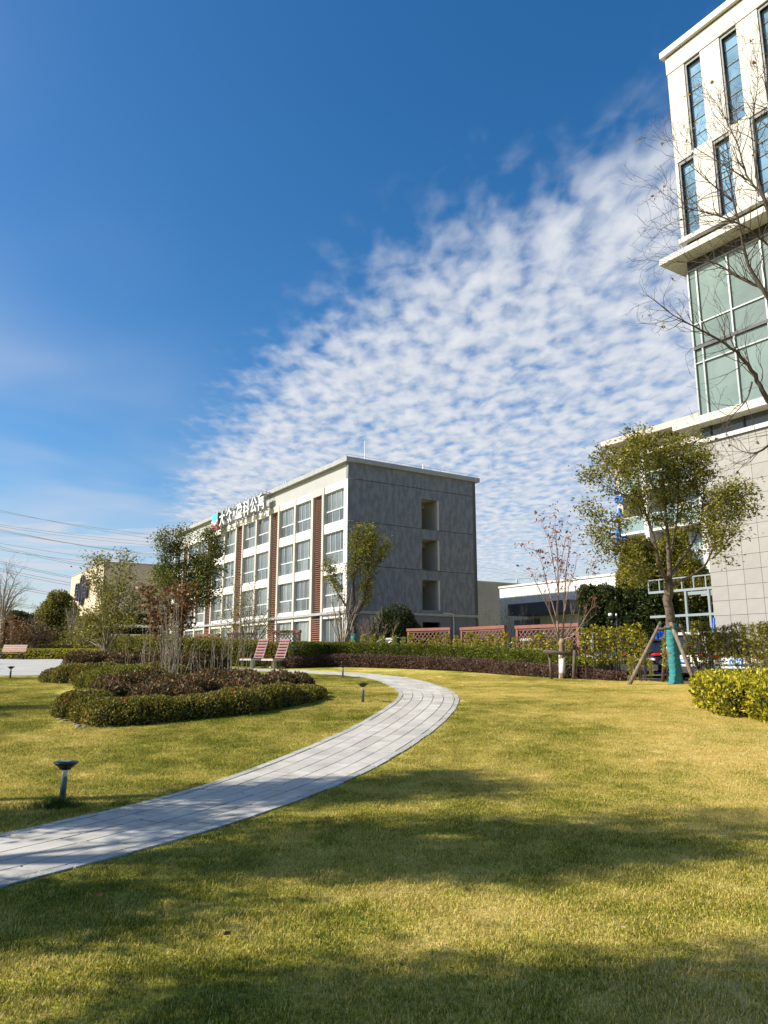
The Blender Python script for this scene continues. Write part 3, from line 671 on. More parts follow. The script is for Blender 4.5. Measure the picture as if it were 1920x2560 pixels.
# glazed storeys
m_ = MB(); m_.box(XL+.20, XR, .22, .26, 11.71, 18.9); m_.box(XL+.20, XL+.24, .26, 11.4, 11.71, 18.9); m_.build('glass_backing', M['strip'], tw_)
vx = [.40, .82, 2.29, 3.79, 5.29, 6.79, 8.29, 9.79, 11.29, 12.79]
hz_ = [11.71, 14.30, 15.0, 16.12, 18.72]
gw = {}
for i in range(len(vx)-1):
    for j in range(len(hz_)-1):
        w, h = vx[i+1]-vx[i], hz_[j+1]-hz_[j]; key = (round(w, 2), round(h, 2))
        if key not in gw: b = MB(); b.box(.03, w-.03, 0, .02, .03, h-.03); gw[key] = b.mesh('glass_pane', M['curtain'])
        o = link('glass_pane', gw[key], tw_); o.location = (vx[i], .13, hz_[j]); o.rotation_euler = (R(rg.uniform(-.5, .5)), 0, R(rg.uniform(-.5, .5)))
for x in vx: m_ = MB(); m_.box(x-.035, x+.035, .04, .2, 11.71, 18.72); m_.build('mullion', M['mullion'], tw_)
for z in hz_[1:]:
    m_ = MB(); m_.box(.40, XR, .02 if z == 15.0 else .06, .2, z-(.07 if z == 15.0 else .03), z+(.07 if z == 15.0 else .03)); m_.build('transom', M['mullion'] if z != 15.0 else M['frameshade'], tw_)
m_ = MB(); m_.box(XL+.1, XR, .1, .3, 18.76, 19.2); m_.build('dark_band', M['frameshade'], tw_)
for y in (1.2, 2.6, 4, 6, 8): m_ = MB(); m_.box(XL+.1, XL+.2, y-.03, y+.03, 11.71, 18.76); m_.build('mullion', M['mullion'], tw_)
m_ = MB(); m_.box(-.45, XR+.5, -.75, 12.0, 19.20, 19.47); m_.build('canopy_slab', M['cream'], tw_)
m_ = MB(); m_.box(XL-.08, XR, -.12, 11.6, 20.16, 20.38); m_.build('sill_band', M['cream'], tw_)
m_ = MB(); m_.box(XL+.15, XR, .15, 11.4, 19.47, 20.16); m_.build('recess_band', M['frameshade'], tw_)
# upper wall: panels round the windows
up1 = [(1.17+1.79*k, 2.0+1.79*k) for k in range(7)]; up0 = [(.44+1.75*k, 1.24+1.75*k) for k in range(8)]
def wallrow(z0, z1, holes, step):
    zz = [z0]+[z0+step*k for k in range(1, int((z1-z0)/step)+1)]
    zz = [z for z in zz if z < z1-.1]+[z1]
    xs_ = [XL]+[v for h in holes for v in h]+[XR]
    for k in range(0, len(xs_), 2):
        for za, zb_ in zip(zz[:-1], zz[1:]):
            if xs_[k+1]-xs_[k] > .03: b = MB(); b.box(xs_[k], xs_[k+1], 0, .34, za+.004, zb_-.004); b.build('wall_panel', M['cream'], tw_)
    for (a, b) in holes:
        f = MB(); f.box(a, b, .05, .30, z1-.16, z1); f.box(a, a+.09, .05, .30, z0, z1-.16); f.box(b-.03, b, .16, .30, z0, z1-.16); f.box(a, b, .1, .30, z0, z0+.05)  # wide black top and left bars stand in for the reveal's shadow
        for k in range(1, 6): zz_ = z0+(z1-z0)*k/6; f.box(a+.09, b-.03, .20, .27, zz_-.016, zz_+.016)
        wo = f.build('window', M['frameshade'], tw_)
        for k in range(6):
            g = MB(); h = (z1-.16-z0)/6; g.box(a+.09, b-.03, .235, .25, z0+.03+h*k, z0+.02+h*(k+1)); g.build('pane', M['towerglass'], wo)
m_ = MB(); m_.box(XL, XR, 0, .34, 20.39, 20.46); m_.build('wall_panel', M['cream'], tw_)
wallrow(20.46, 24.25, up0, 1.27); m_ = MB(); m_.box(XL, XR, 0, .34, 24.26, 24.44); m_.build('wall_panel', M['cream'], tw_)
wallrow(24.45, 29.07, up1, 1.16)
m_ = MB(); m_.box(XL-.002, XL+.34, .35, 11.5, 20.4, 29.9); m_.build('side_wall', M['cream'], tw_)
m_ = MB(); m_.box(XL-.03, XR, -.04, .34, 29.08, 29.95); m_.build('fascia', M['creamf'], tw_)
m_ = MB(); m_.box(XL-.2, XR+.2, -.22, 11.7, 30.03, 30.34); m_.build('coping', M['aptwhite'], tw_)
m_ = MB(); m_.box(XL-.0, XR, -.02, 11.6, 29.95, 30.03); m_.build('coping_gap', M['frameshade'], tw_)

# ------------------------------------------------------------------ far buildings
def bldroot(px_, Y, name, label): c = at(px_, 1642, Y); c[2] = 0; return thing(name, label, 'building', c, ROT), c
b2, c2_ = bldroot(244, 90, 'cream_hall', 'windowless cream hall with dark characters high on its sunlit wall')
m_ = MB(); m_.box(-20.7, 0, 0, 24, 6.9, 13.0); m_.build('upper_wall', M['peach'], b2)
m_ = MB(); m_.box(-20.8, .06, -.06, 24, 13.0, 13.12); m_.build('roof_edge', M['copinggrey'], b2)
m_ = MB(); m_.box(-20, -1.2, 1.0, 23.5, .9, 6.9); m_.build('recessed_base', M['dark'], b2)
m_ = MB(); m_.box(-21, 1.5, -1.0, 24, 5.15, 5.45); m_.build('canopy', M['whitewall'], b2)
m_ = MB(); m_.box(-1.0, 1.2, .5, 24, .9, 4.3); m_.build('low_wall', M['whitewall'], b2)
for y in (3, 7, 11, 15): m_ = MB(); m_.box(-.01, .012, y, y+.05, 6.9, 13.0); m_.build('panel_joint', M['creamf'], b2)
for ch, s, sc in (('绿', 14.2, 2.6), ('斯', 8.3, 2.6)):
    o = link('character', glyph(ch, sc, .35, M['signdark'], M['signdark']), b2); o.location = (-s, -.25, 10.35); o.scale = (1, 1, 1.05)
m_ = MB()
def ring(rx, rz, w, c):
    n = 28; vs = []; fs = []
    for k in range(n):
        a = 2*pi*k/n
        for r in (0, -w):
            for y in (-.4, -.05): vs.append((c[0]+cos(a)*(rx+r), y, c[1]+sin(a)*(rz+r)))
    for k in range(n):
        p = k*4; q_ = (k+1) % n*4; fs += [(p, q_, q_+1, p+1), (p+2, p+3, q_+3, q_+2), (p, p+2, q_+2, q_), (p+1, q_+1, q_+3, p+3)]
    return vs, fs
m_.add(*ring(1.35, 2.05, .28, (-11.3, 10.4))); m_.bar((-12.05, -.25, 8.9), (-11.4, -.25, 11.6), .25, .3, 0, (0, 1, 0)); m_.bar((-10.5, -.25, 8.9), (-11.2, -.25, 11.6), .25, .3, 0, (0, 1, 0)); m_.build('oval_emblem', M['signdark'], b2)

b3, _ = bldroot(1254, 77, 'white_hall', 'low white metal sided hall with a dark entrance canopy')
m_ = MB(); m_.box(0, 22, 0, 12, .9, 8.6); m_.build('wall', M['whitewall'], b3)
m_ = MB(); m_.box(-.1, 22.1, -.1, 12.1, 8.6, 8.8); m_.build('roof_edge', M['aptwhite'], b3)
for k in range(1, 27): m_ = MB(); m_.box(k*.82, k*.82+.04, -.015, .01, 1.2, 8.59); m_.build('cladding_rib', M['frame'], b3)
m_ = MB(); m_.box(4.0, 12, -2.6, -.02, 5.5, 6.6); m_.build('canopy', M['canopy'], b3)
m_ = MB(); m_.box(2.0, 5.8, -.03, .05, 3.7, 5.3); wo = m_.build('window', M['frame'], b3)
for k in range(4): m_ = MB(); m_.box(2.08+k*.93, 2.93+k*.93, -.05, -.03, 3.8, 5.2); m_.build('pane', M['pane'], wo)
b4, _ = bldroot(1190, 105, 'grey_hall', 'plain grey flat roofed hall beyond the dark end wall')
m_ = MB(); m_.box(-14, 0, 0, 36, .9, 12.1); m_.build('wall', M['greywall'], b4)
m_ = MB(); m_.box(-14.1, .1, -.1, 36.1, 12.1, 12.3); m_.build('roof_edge', M['copinggrey'], b4)
m_ = MB(); m_.box(-.01, .02, 14, 16, 4.4, 7.0); m_.build('window', M['dark'], b4)
# apartment building behind the big tree
b5, c5 = bldroot(1566, 50, 'apartment_building', 'pale apartment building with glazed balconies half hidden by the camphor tree')
m_ = MB(); m_.box(0, 15, .9, 10, .9, 15.0); m_.build('wall', M['aptwall'], b5)
m_ = MB(); m_.box(0, .5, 0, 10, .9, 15.0); m_.build('corner_pier', M['aptwall'], b5)
m_ = MB(); m_.box(-.6, 7.4, -.6, 10, 16.1, 16.5); m_.build('roof_slab', M['aptwall'], b5)
m_ = MB(); m_.box(.2, 15, .3, 10, 15.0, 15.8); m_.box(7.4, 15, .2, .4, 15.8, 16.2); m_.build('parapet', M['aptwall'], b5)
for k in range(5):
    z = 1.4+k*2.8
    m_ = MB(); m_.box(.5, 15, -.35, .9, z-.16, z); m_.build('balcony_slab', M['aptwhite'], b5)
    m_ = MB(); m_.box(.5, 15, -.33, -.25, z+.95, z+1.03); m_.build('balcony_rail', M['aptwhite'], b5)
    for q_ in range(7):
        x = .55+q_*2.0
        m_ = MB(); m_.box(x, x+1.9, -.30, -.28, z+.02, z+.95); m_.build('balcony_glass', M['aptglass'], b5)
        m_ = MB(); m_.box(x+.3, x+1.6, .86, .905, z+.1, z+2.3); wo = m_.build('window', M['aptwhite'], b5)
        for r_ in range(2): m_ = MB(); m_.box(x+.36+r_*.62, x+.92+r_*.62, .84, .861, z+.16, z+2.24); m_.build('pane', M['aptglass'], wo)
for x in (2.4, 6.5, 10.5): m_ = MB(); m_.box(x, x+.35, -.36, .9, .9, 15.0); m_.build('pier', M['aptwhite'], b5)
vsn = thing('wall_sign', 'blue vertical characters fixed to the corner of the pale apartment building', 'sign', c5+np.array([0, 0, 9]), ROT)
for ch, z in (('易', 3.45), ('人', 2.2), ('丽', .75)):
    o = link('character', glyph(ch, .95, .15, M['signblue'], M['signblue']), vsn); o.location = (.28, -.12, z)
# ------------------------------------------------------------------ lawn grass (blades instanced over the lawn)
def blades(n, rad, h, w, rng, lean=.5):
    a = rng.uniform(0, 2*pi, n); r = rad*np.sqrt(rng.random(n)); b = np.stack([r*np.cos(a), r*np.sin(a), np.full(n, -.01)], 1)
    t = rng.uniform(0, 2*pi, n); d = np.stack([np.cos(t), np.sin(t), np.zeros(n)], 1); s = np.stack([-np.sin(t), np.cos(t), np.zeros(n)], 1)
    H = h*rng.uniform(.5, 1.2, (n, 1)); k = rng.uniform(.1, lean, (n, 1))*H; up = np.array([0, 0, 1.])
    V = np.empty((n, 5, 3)); V[:, 0] = b-s*w/2; V[:, 1] = b+s*w/2; m = b+up*H*.55+d*k*.35; V[:, 2] = m+s*w*.4; V[:, 3] = m-s*w*.4; V[:, 4] = b+up*H*.95+d*k
    i = np.arange(n)[:, None]*5
    return V.reshape(-1, 3), i+np.array([[0, 1, 2, 3]]), i+np.array([[3, 2, 4]])
rng = np.random.default_rng(11)
v, q4, t3 = blades(260, .16, .046, .0032, rng, 1.9)
gme2 = np_mesh('lawn_grass', [(v, q4, 0), (v[:0], t3, 0)], M['blade'])
grass = tag(link('lawn_grass', gme2), 'short straw and green lawn grass covering the open ground', 'grass', kind='stuff')
ng = bpy.data.node_groups.new('grass_scatter', 'GeometryNodeTree')
ng.interface.new_socket('Geometry', in_out='INPUT', socket_type='NodeSocketGeometry'); ng.interface.new_socket('Geometry', in_out='OUTPUT', socket_type='NodeSocketGeometry')
gi = ng.nodes.new('NodeGroupInput'); go = ng.nodes.new('NodeGroupOutput'); oi = ng.nodes.new('GeometryNodeObjectInfo'); oi.inputs['Object'].default_value = lawn
dp = ng.nodes.new('GeometryNodeDistributePointsOnFaces'); na = ng.nodes.new('GeometryNodeInputNamedAttribute'); na.data_type = 'FLOAT'; na.inputs['Name'].default_value = 'grass'
mu = ng.nodes.new('ShaderNodeMath'); mu.operation = 'MULTIPLY'; mu.inputs[1].default_value = 66
ip = ng.nodes.new('GeometryNodeInstanceOnPoints'); r1 = ng.nodes.new('FunctionNodeRandomValue'); r1.data_type = 'FLOAT_VECTOR'; r1.inputs[0].default_value = (-.06, -.06, 0); r1.inputs[1].default_value = (.06, .06, 6.28)
r2 = ng.nodes.new('FunctionNodeRandomValue'); r2.data_type = 'FLOAT'; r2.inputs[2].default_value = .7; r2.inputs[3].default_value = 1.3
k = ng.links.new
k(oi.outputs['Geometry'], dp.inputs['Mesh']); k(na.outputs[0], mu.inputs[0]); k(mu.outputs[0], dp.inputs['Density']); k(dp.outputs['Points'], ip.inputs['Points'])
k(gi.outputs[0], ip.inputs['Instance']); k(r1.outputs[0], ip.inputs['Rotation']); k(r2.outputs[1], ip.inputs['Scale']); k(ip.outputs[0], go.inputs[0])
md = grass.modifiers.new('scatter', 'NODES'); md.node_group = ng
M['l_grassdark'] = leafmat('leaf_grass_clump', [(.03, .065, .01), (.07, .12, .016), (.13, .16, .03)], .3)
def clump(x, y, n, rad, h, seed, label):
    rng = np.random.default_rng(seed); gr = []
    for fr, fh, fn in ((.35, 1.1, .30), (.7, .75, .35), (1.15, .45, .35)):
        v, q4, t3 = blades(int(n*fn), rad*fr, h*fh, .0042, rng, 1.4); v = v*np.array([1.35, .8, 1])+np.array([rng.normal()*.05, rng.normal()*.03, 0]); gr += [(v, np.vstack([q4]), 0)]; gr += [(v, t3, 0)]
    o = link('grass_clump', np_mesh('grass_clump', gr, M['l_grassdark'])); o.location = (x, y, G(y)); tag(o, label, 'grass', kind='stuff')

# ------------------------------------------------------------------ lawn lamps
def lawn_lamp(x, y, label, tilt=0):
    t = thing('lawn_lamp', label, 'lamp', (x, y, G(y)), 0, 'lawn lamps along the path')
    m = MB(); m.lathe([(.033, -.05), (.033, .285), (.030, .29)], 18); m.build('post', M['lampmetal'], t, True)
    m = MB(); m.lathe([(.029, .291), (.031, .35), (.036, .365)], 18); m.build('diffuser', M['lampglass'], t, True)
    m = MB(); m.lathe([(.06, .366), (.064, .38), (.085, .40), (.130, .432), (.134, .440), (.128, .447), (.02, .452)], 24); h = m.build('cap', M['lampblack'], t, True)
    m = MB(); m.box(-.055, .055, -.055, .055, .4525, .456); m.build('solar_panel', M['strip'], h)
    t.rotation_euler = (0, R(tilt), 0); return t
for p, lb, tl in (((154, 2011), 'black capped lawn lamp in a dark grass clump beside the shaded path', 1.5), ((907, 1757), 'black capped lawn lamp on the inside of the path bend', 0), ((857, 1693), 'black capped lawn lamp at the far path edge before the purple shrubs', 0), ((25, 1697), 'black capped lawn lamp at the edge of the paved plaza', 0)):
    g = ground(*p); lawn_lamp(g[0], g[1], lb, tl)
g = ground(154, 2011); clump(g[0]-.04, g[1]-.08, 1100, .26, .13, 3, 'dark green tall grass clump round the foot of a lawn lamp')
g = ground(925, 1757); clump(g[0], g[1], 90, .10, .08, 4, 'small green grass tuft beside the lamp at the bend')
g = ground(25, 1699); clump(g[0]+.2, g[1]-.1, 300, .45, .10, 5, 'green grass tuft beside the lamp at the plaza edge')

# ------------------------------------------------------------------ shrub bed on the left
def zb(y, h): return G(y)+h
# front rim of azalea
rim = [(-6.35, 16.3), (-5.95, 15.2), (-5.35, 14.6), (-4.7, 14.6), (-4.0, 15.1), (-3.3, 15.8), (-2.7, 16.6), (-2.2, 17.5), (-1.9, 18.4), (-1.95, 19.3)]
bl = []
rr = random.Random(2)
for i, p in enumerate(smooth_line(rim, .42)):
    bl.append((p[0]+rr.uniform(-.08, .08), p[1]+rr.uniform(-.08, .08), G(p[1])+.10, .52+rr.uniform(-.14, .14), .52+rr.uniform(-.14, .14), .33+rr.uniform(-.11, .10), rr.uniform(0, 3)))
shrub('azalea_bed', 'dense low azalea rim with a few red flowers edging the lawn bed', 'shrub', bl, 'l_azalea', .055, .026, 620, 21, e=2.3, flowers=5, up=.5)
bl = []
for i in range(46):
    a = rr.uniform(0, 1); y = rr.uniform(15.6, 21.5); x0_ = -5.9-(y-15.6)*.3; x1_ = -3.6+(y-15.6)*.36; x1_ = min(x1_, -2.3); x = x0_+(x1_-x0_)*a
    bl.append((x, y, G(y)+.10, .5, .5, .46+rr.uniform(-.12, .12), rr.uniform(0, 3)))
shrub('photinia_bed', 'reddish brown photinia mass filling the middle of the lawn bed', 'shrub', bl, 'l_red', .085, .038, 190, 22, e=2.2, deep='deepbrown', up=.6, shell=.28)
bl = [(-9.6+i*.62, 24.6-i*.25, G(24.4)+.18, .62, .6, .50+.05*sin(i*2), 0) for i in range(6)]+[(-11.0, 25.6, G(25.6)+.12, .7, .55, .38, 0), (-10.4, 25.2, G(25.2)+.2, .7, .6, .46, 0)]
shrub('azalea_mound', 'dark green low shrub mound spreading onto the lawn beside the plaza', 'shrub', bl, 'l_azalea', .06, .03, 330, 23, up=.5)
bl = [(-7.9, 22.0, G(22)+.22, .8, .7, .45), (-7.2, 21.7, G(21.7)+.24, .75, .6, .48), (-8.5, 22.2, G(22.2)+.16, .6, .55, .38), (-6.6, 21.6, G(21.6)+.2, .6, .5, .42)]
shrub('light_green_shrub', 'round light yellow green shrub between the dark mound and the red shrubs', 'shrub', bl, 'l_azyellow', .05, .026, 520, 24, up=.5)
bl = [(-11.0+i*.8+rr.uniform(-.2, .2), 27.2+rr.uniform(-.6, .6), G(27)+.4, .75, .7, .62+rr.uniform(-.1, .1), 0) for i in range(7)]+[(-9.8+i*.8, 29.5, G(29.5)+.35, .8, .7, .6, 0) for i in range(3)]
shrub('dark_shrub_group', 'dark glossy shrub group round the foot of the multi stemmed tree', 'shrub', bl, 'l_red', .08, .035, 170, 25, up=.5, deep='deepbrown', shell=.3)
soil = [[(x, y) for x in np.linspace(-9.2-(y-14)*.12, -2.2, 10)] for y in np.linspace(14.6, 24, 12)]
bed_edge = MB()
# stones at the bed edge
for i in range(14):
    g = ground(*((140+i*7, 1792+i*3.2) if i < 8 else (196+(i-8)*18, 1818))); s = MB(); rz = rr.uniform(0, 3)
    s.lathe([(.02, -.03), (.07+rr.uniform(0, .03), -.01), (.075, .02), (.03, .05)], 7); o = s.build('edging_stone', M['edgestone']); o.location = (g[0]+rr.uniform(-.07, .07), g[1]+.07+rr.uniform(-.06, .06), g[2]-.012); o.rotation_euler = (rr.uniform(-.2, .2), rr.uniform(-.2, .2), rz); o.scale = (rr.uniform(.7, 1.3), rr.uniform(.6, 1), rr.uniform(.5, .8)); tag(o, 'small flat stone at the edge of the azalea bed', 'stone', 'stones edging the azalea bed')
for i in range(14):
    g = ground(662+i*3.2, 1669.5); s = MB(); s.lathe([(.03, -.02), (.10, .01), (.10, .06), (.03, .11)], 7); o = s.build('white_stone', M['plaza']); o.location = (g[0]+rr.uniform(-.2, .2), g[1]-.4+rr.uniform(-.3, .3), G(g[1])); o.rotation_euler = (0, 0, rr.uniform(0, 3)); o.scale = (1.2, 1, .8); tag(o, 'pale stone lying under the red lounge seats', 'stone', 'pale stones by the lounge seats')

# ------------------------------------------------------------------ clipped hedges
PUR = [ground(*p)[:2]+np.array([0, .35]) for p in [(735, 1671), (790, 1668), (860, 1668), (1000, 1672), (1080, 1675), (1160, 1679), (1230, 1684), (1300, 1690), (1400, 1696), (1480, 1700), (1530, 1703)]]
shrub('purple_hedge', 'low purple brown shrub strip in front of the clipped green hedge', 'hedge', hedge_blobs(PUR, [.55, .62, .66, .62, .6, .6, .56, .52, .5, .45, .35], .85, .7), 'l_purple', .07, .032, 300, 31, e=2.6, deep='deepbrown', up=.6, shell=.3)
HD = [np.array(p)+np.array([.25, .95]) for p in PUR[:-1]]
def topz(px_, py_, y): return float(at(px_, py_, y)[2])
hh = [topz(720, 1604, HD[0][1])-G(HD[0][1]), 1.2, topz(860, 1606, HD[2][1])-G(HD[2][1]), topz(1000, 1609, HD[3][1])-G(HD[3][1]), 1.2, topz(1160, 1615, HD[5][1])-G(HD[5][1]), 1.15, topz(1300, 1624, HD[7][1])-G(HD[7][1]), topz(1400, 1634, HD[8][1])-G(HD[8][1]), topz(1490, 1648, HD[9][1])-G(HD[9][1])]
hh[1] = (hh[0]+hh[2])/2; hh[4] = (hh[3]+hh[5])/2; hh[6] = (hh[5]+hh[7])/2
shrub('clipped_hedge', 'long clipped green hedge with a flat top behind the purple shrub strip', 'hedge', hedge_blobs(HD, hh, 1.0, .7), 'l_hedge', .06, .034, 520, 32, e=5.5, up=.3, shell=.2, rough=.04)
# left part of the hedge behind the lounge seats and the bed
HL = [(-5.6, 38.6), (-8.5, 39.3), (-11.5, 39.8), (-14.2, 40.8)]
shrub('loose_hedge', 'loose mid green hedge running behind the lounge seats and the bed', 'hedge', hedge_blobs(HL, [1.25, 1.45, 1.6, 1.6], 1.3, .9), 'l_olive', .085, .045, 210, 33, e=3., up=.3, shell=.3, rough=.08)
g1 = [(-35, 54.5), (-30, 53.6), (-25, 53), (-20, 52), (-17, 50.5)]
shrub('plaza_hedge', 'yellow green clipped hedge lining the far edge of the plaza', 'hedge', hedge_blobs(g1, .72, 1.6, 1.2), 'l_yg', .10, .06, 150, 34, e=3.5, up=.3)
shrub('plaza_back_hedge', 'second green hedge step behind the yellow green plaza hedge', 'hedge', hedge_blobs([(-31, 57.2), (-26, 57), (-20, 56), (-16, 54)], 1.05, 1.6, 1.3), 'l_olive', .11, .06, 120, 35, e=3.5)
shrub('round_topiary', 'rounded clipped hedge mound with a shaded dark front above the plaza hedges', 'hedge', hedge_blobs([(-26.8, 60), (-24.5, 60), (-22.6, 60)], [1.1, 1.35, 1.1], 1.6, 1.0), 'l_hedge', .10, .06, 130, 36, e=3.5)
shrub('yellow_shrub_row', 'bright yellow shrub row behind the rounded clipped hedge', 'hedge', hedge_blobs([(-27, 63), (-22, 62.5), (-19.5, 60.5)], [1.5, 1.7, 1.6], 1.4, 1.1), 'l_yellow', .11, .06, 110, 37, e=2.6)
shrub('purple_shrub', 'dark purple low shrubs at the far left of the plaza', 'shrub', hedge_blobs([(-40, 58), (-35, 57.5), (-31.5, 57.5)], 1.15, 1.5, 1.3), 'l_purple', .10, .05, 120, 38, e=2.6, deep='deepbrown')
# yellow euonymus hedge on the right
yb = []
for i in range(26):
    u = rr.random(); v_ = rr.random(); y = 14.4+u*4.4; xl = 6.85+max(0, (15.8-y))*.28+max(0, y-16.3)*.42; x = xl+.45+v_*2.3
    yb.append((x, y, G(y)+.30, .60, .60, .42+rr.uniform(-.06, .08)))
yb += [(7.25, 15.6, G(15.6)+.28, .58, .55, .40), (7.35, 16.4, G(16.4)+.3, .6, .6, .42), (7.7, 17.4, G(17.4)+.3, .55, .6, .44), (7.6, 14.75, G(14.75)+.26, .5, .5, .38), (8.1, 14.5, G(14.5)+.28, .55, .5, .42), (8.2, 18.6, G(18.6)+.3, .6, .6, .42)]
shrub('yellow_hedge', 'bright yellow leaved euonymus hedge at the lawn edge under the bare branches', 'hedge', yb, 'l_yellow', .080, .042, 560, 39, e=2.6, up=.7, shell=.24)

# ------------------------------------------------------------------ upright shrubs along the fence and the car park
def upright(seed, h, w, leaf, stem=.3, n=520):
    rng = np.random.default_rng(seed); root = thing('upright_shrub', 'x', 'shrub'); m = MB(); C = []
    for k in range(5):
        a = rng.uniform(0, 6.28); b = np.array([cos(a)*.06, sin(a)*.06, -.05]); t = np.array([cos(a)*w*.3, sin(a)*w*.3, h*rng.uniform(.7, 1)])
        pts = [b, b*.5+t*.5+rng.normal(size=3)*.03, t]; m.tube(pts, [.014, .01, .005], 4)
    m.build('stem', M['barkdark'], root)
    z = stem*h+(h*(1-stem))*rng.random(n)**.85; prof = w*(.55+.45*np.sin(np.clip((z/h-stem)/(1-stem), 0, 1)*2.6+.35))*(.75+.5*np.sin(z*9+seed)**2*.6)
    a = rng.uniform(0, 2*pi, n); r = prof*np.sqrt(rng.uniform(.25, 1, n)); C = np.stack([r*np.cos(a), r*np.sin(a), z+rng.normal(size=n)*.03], 1)
    D = unit(np.stack([np.cos(a), np.sin(a), np.full(n, .5)], 1)+rng.normal(size=(n, 3))*.6); v, f = leafquads(C, D, rng, .095, .055)
    link('foliage', np_mesh('foliage', [(v, f, 0)], M[leaf]), root); return root
HPX = [960+F*p[0]/(p[1]*cos(PIT)) for p in HD]
def hedge_y(px_): return float(np.interp(px_, HPX, [p[1] for p in HD]))
FENCE = [(-9.5, 40.6), (-5.8, 39.0), (-3.9, 38.2), (1.13, 35.0), (3.05, 33.6), (5.4, 30.6), (7.9, 28.4)]
protoA = [upright(50+k, 1.75+.1*k, .27, 'l_yg', .12, 620) for k in range(3)]; usedA = [False]*3
protoB = [upright(60+k, 1.85+.15*k, .29, 'l_yg', .30, 430) for k in range(3)]; usedB = [False]*3
protoC = [upright(70+k, 2.0+.12*k, .30, 'l_olive', .28, 560) for k in range(3)]; usedC = [False]*3
def place(protos, used, k, x, y, sc, label, group):
    i = k % len(protos)
    if not used[i]: o = protos[i]; used[i] = True; o.location = (x, y, G(y)); o.scale = (sc,)*3; o['label'] = label; o['group'] = group
    else: o = dup(protos[i], (x, y, G(y)), rr.uniform(0, 6), label, group, sc)
k = 0
for px_, yy, tp in [(880, 39.5, 1592), (908, 39.2, 1580), (932, 38.8, 1578), (955, 38.5, 1580), (985, 37.6, 1583), (1008, 37.2, 1578), (1028, 36.2, 1577), (1052, 35.8, 1578), (1075, 35.4, 1576), (1095, 35.0, 1577), (1117, 34.5, 1577), (1140, 34.0, 1584), (1152, 33.6, 1578), (1172, 33.2, 1575), (1190, 33, 1577), (1208, 32.6, 1580), (1225, 32.2, 1578), (1242, 31.8, 1577), (1262, 31.4, 1577), (1288, 30.8, 1582), (1312, 30.2, 1584), (1332, 29.8, 1580), (1352, 29.4, 1578), (1375, 29.0, 1578), (1400, 28.8, 1580), (1420, 28.6, 1590)]:
    yy = hedge_y(px_)+.85; p = at(px_, tp, yy); h = (p[2]-G(yy))*rr.uniform(.78, .98)
    lb = 'narrow yellow green shrub beyond the clipped hedge left of the first lattice panel' if px_ < 1015 else 'narrow yellow green shrub before the lattice panel at the dark doorway' if px_ < 1130 else 'narrow yellow green shrub at the lattice panel next to the white hall' if px_ < 1270 else 'narrow yellow green shrub before the lattice panel behind the sapling'
    place(protoA, usedA, k, p[0], yy, h/(1.75+.1*(k % 3)), lb, lb.replace('shrub', 'shrubs')); k += 1
k = 0
for px_, yy, tp in [(1462, 27.1, 1572), (1484, 27.0, 1564), (1500, 27, 1566), (1517, 26.9, 1569), (1537, 26.8, 1572), (1556, 26.6, 1568), (1575, 26.5, 1562), (1592, 26.4, 1560), (1606, 26.2, 1580), (1576, 25.9, 1640), (1626, 25.9, 1650), (1664, 24.9, 1590)]:
    p = at(px_, tp, yy); h = p[2]-G(yy); place(protoB, usedB, k, p[0], yy, h/(1.85+.15*(k % 3)), ('upright yellow green shrub left of the floodlight pole' if px_ < 1540 else 'upright yellow green shrub between the floodlight pole and the tree props' if tp < 1590 else 'short leafy shrub at the foot of the tree props'), 'upright shrubs between sapling and camphor'); k += 1
k = 0
for px_, yy, tp in [(1723, 25.2, 1586), (1742, 25.1, 1556), (1760, 24.9, 1553), (1778, 24.7, 1570), (1798, 24.4, 1566), (1818, 24.2, 1562), (1843, 23.8, 1558), (1868, 23.4, 1560), (1890, 23.0, 1557), (1908, 22.7, 1556), (1925, 22.4, 1558), (1945, 22.2, 1558)]:
    p = at(px_, tp, yy); h = p[2]-G(yy); place(protoC, usedC, k, p[0], yy, h/(2.0+.12*(k % 3)), ('tall yellowish shrub on thin stems before the steel frame' if px_ < 1785 else 'tall olive shrub on thin stems below the stone tiled wall'), 'tall shrubs before the white cars'); k += 1

# ------------------------------------------------------------------ lattice fence panels
def lattice(p0, p1, top, label):
    a = np.array(p0); b = np.array(p1); L = np.hypot(*(b-a)); z0 = G((a[1]+b[1])/2); h = top-z0
    t = thing('lattice_panel', label, 'fence', (a[0], a[1], z0), math.atan2(b[1]-a[1], b[0]-a[0]))
    for x in (0, L-.12): m = MB(); m.box(x, x+.12, -.06, .06, -.1, h-.14); m.build('post', M['lattice'], t)
    m = MB(); m.box(-.03, L+.03, -.09, .09, h-.14, h); m.build('top_rail', M['lattice'], t)
    m = MB(); m.box(.12, L-.12, -.03, .03, .25, .33); m.build('bottom_rail', M['lattice'], t)
    zt, zb_ = h-.22, .33; H = zt-zb_; W_ = L-.28
    m = MB(); m.box(.14, L-.14, -.035, .035, zt, zt+.05); m.build('inner_rail', M['latticeslat'], t)
    st = .24; k = -H
    for sgn, yy in ((1, -.012), (-1, .012)):
        c = -H+st*.4
        while c < W_:
            x0_, x1_ = max(0, c), min(W_, c+H)
            if x1_-x0_ > .1:
                za, zb2 = x0_-c, x1_-c
                A_ = (.14+(x0_ if sgn > 0 else W_-x0_), yy, zb_+za); B_ = (.14+(x1_ if sgn > 0 else W_-x1_), yy, zb_+zb2)
                m = MB(); m.bar(A_, B_, .02, .035, 0, (0, 0, 1)); m.build('slat', M['latticeslat'], t)
            c += st
    return t
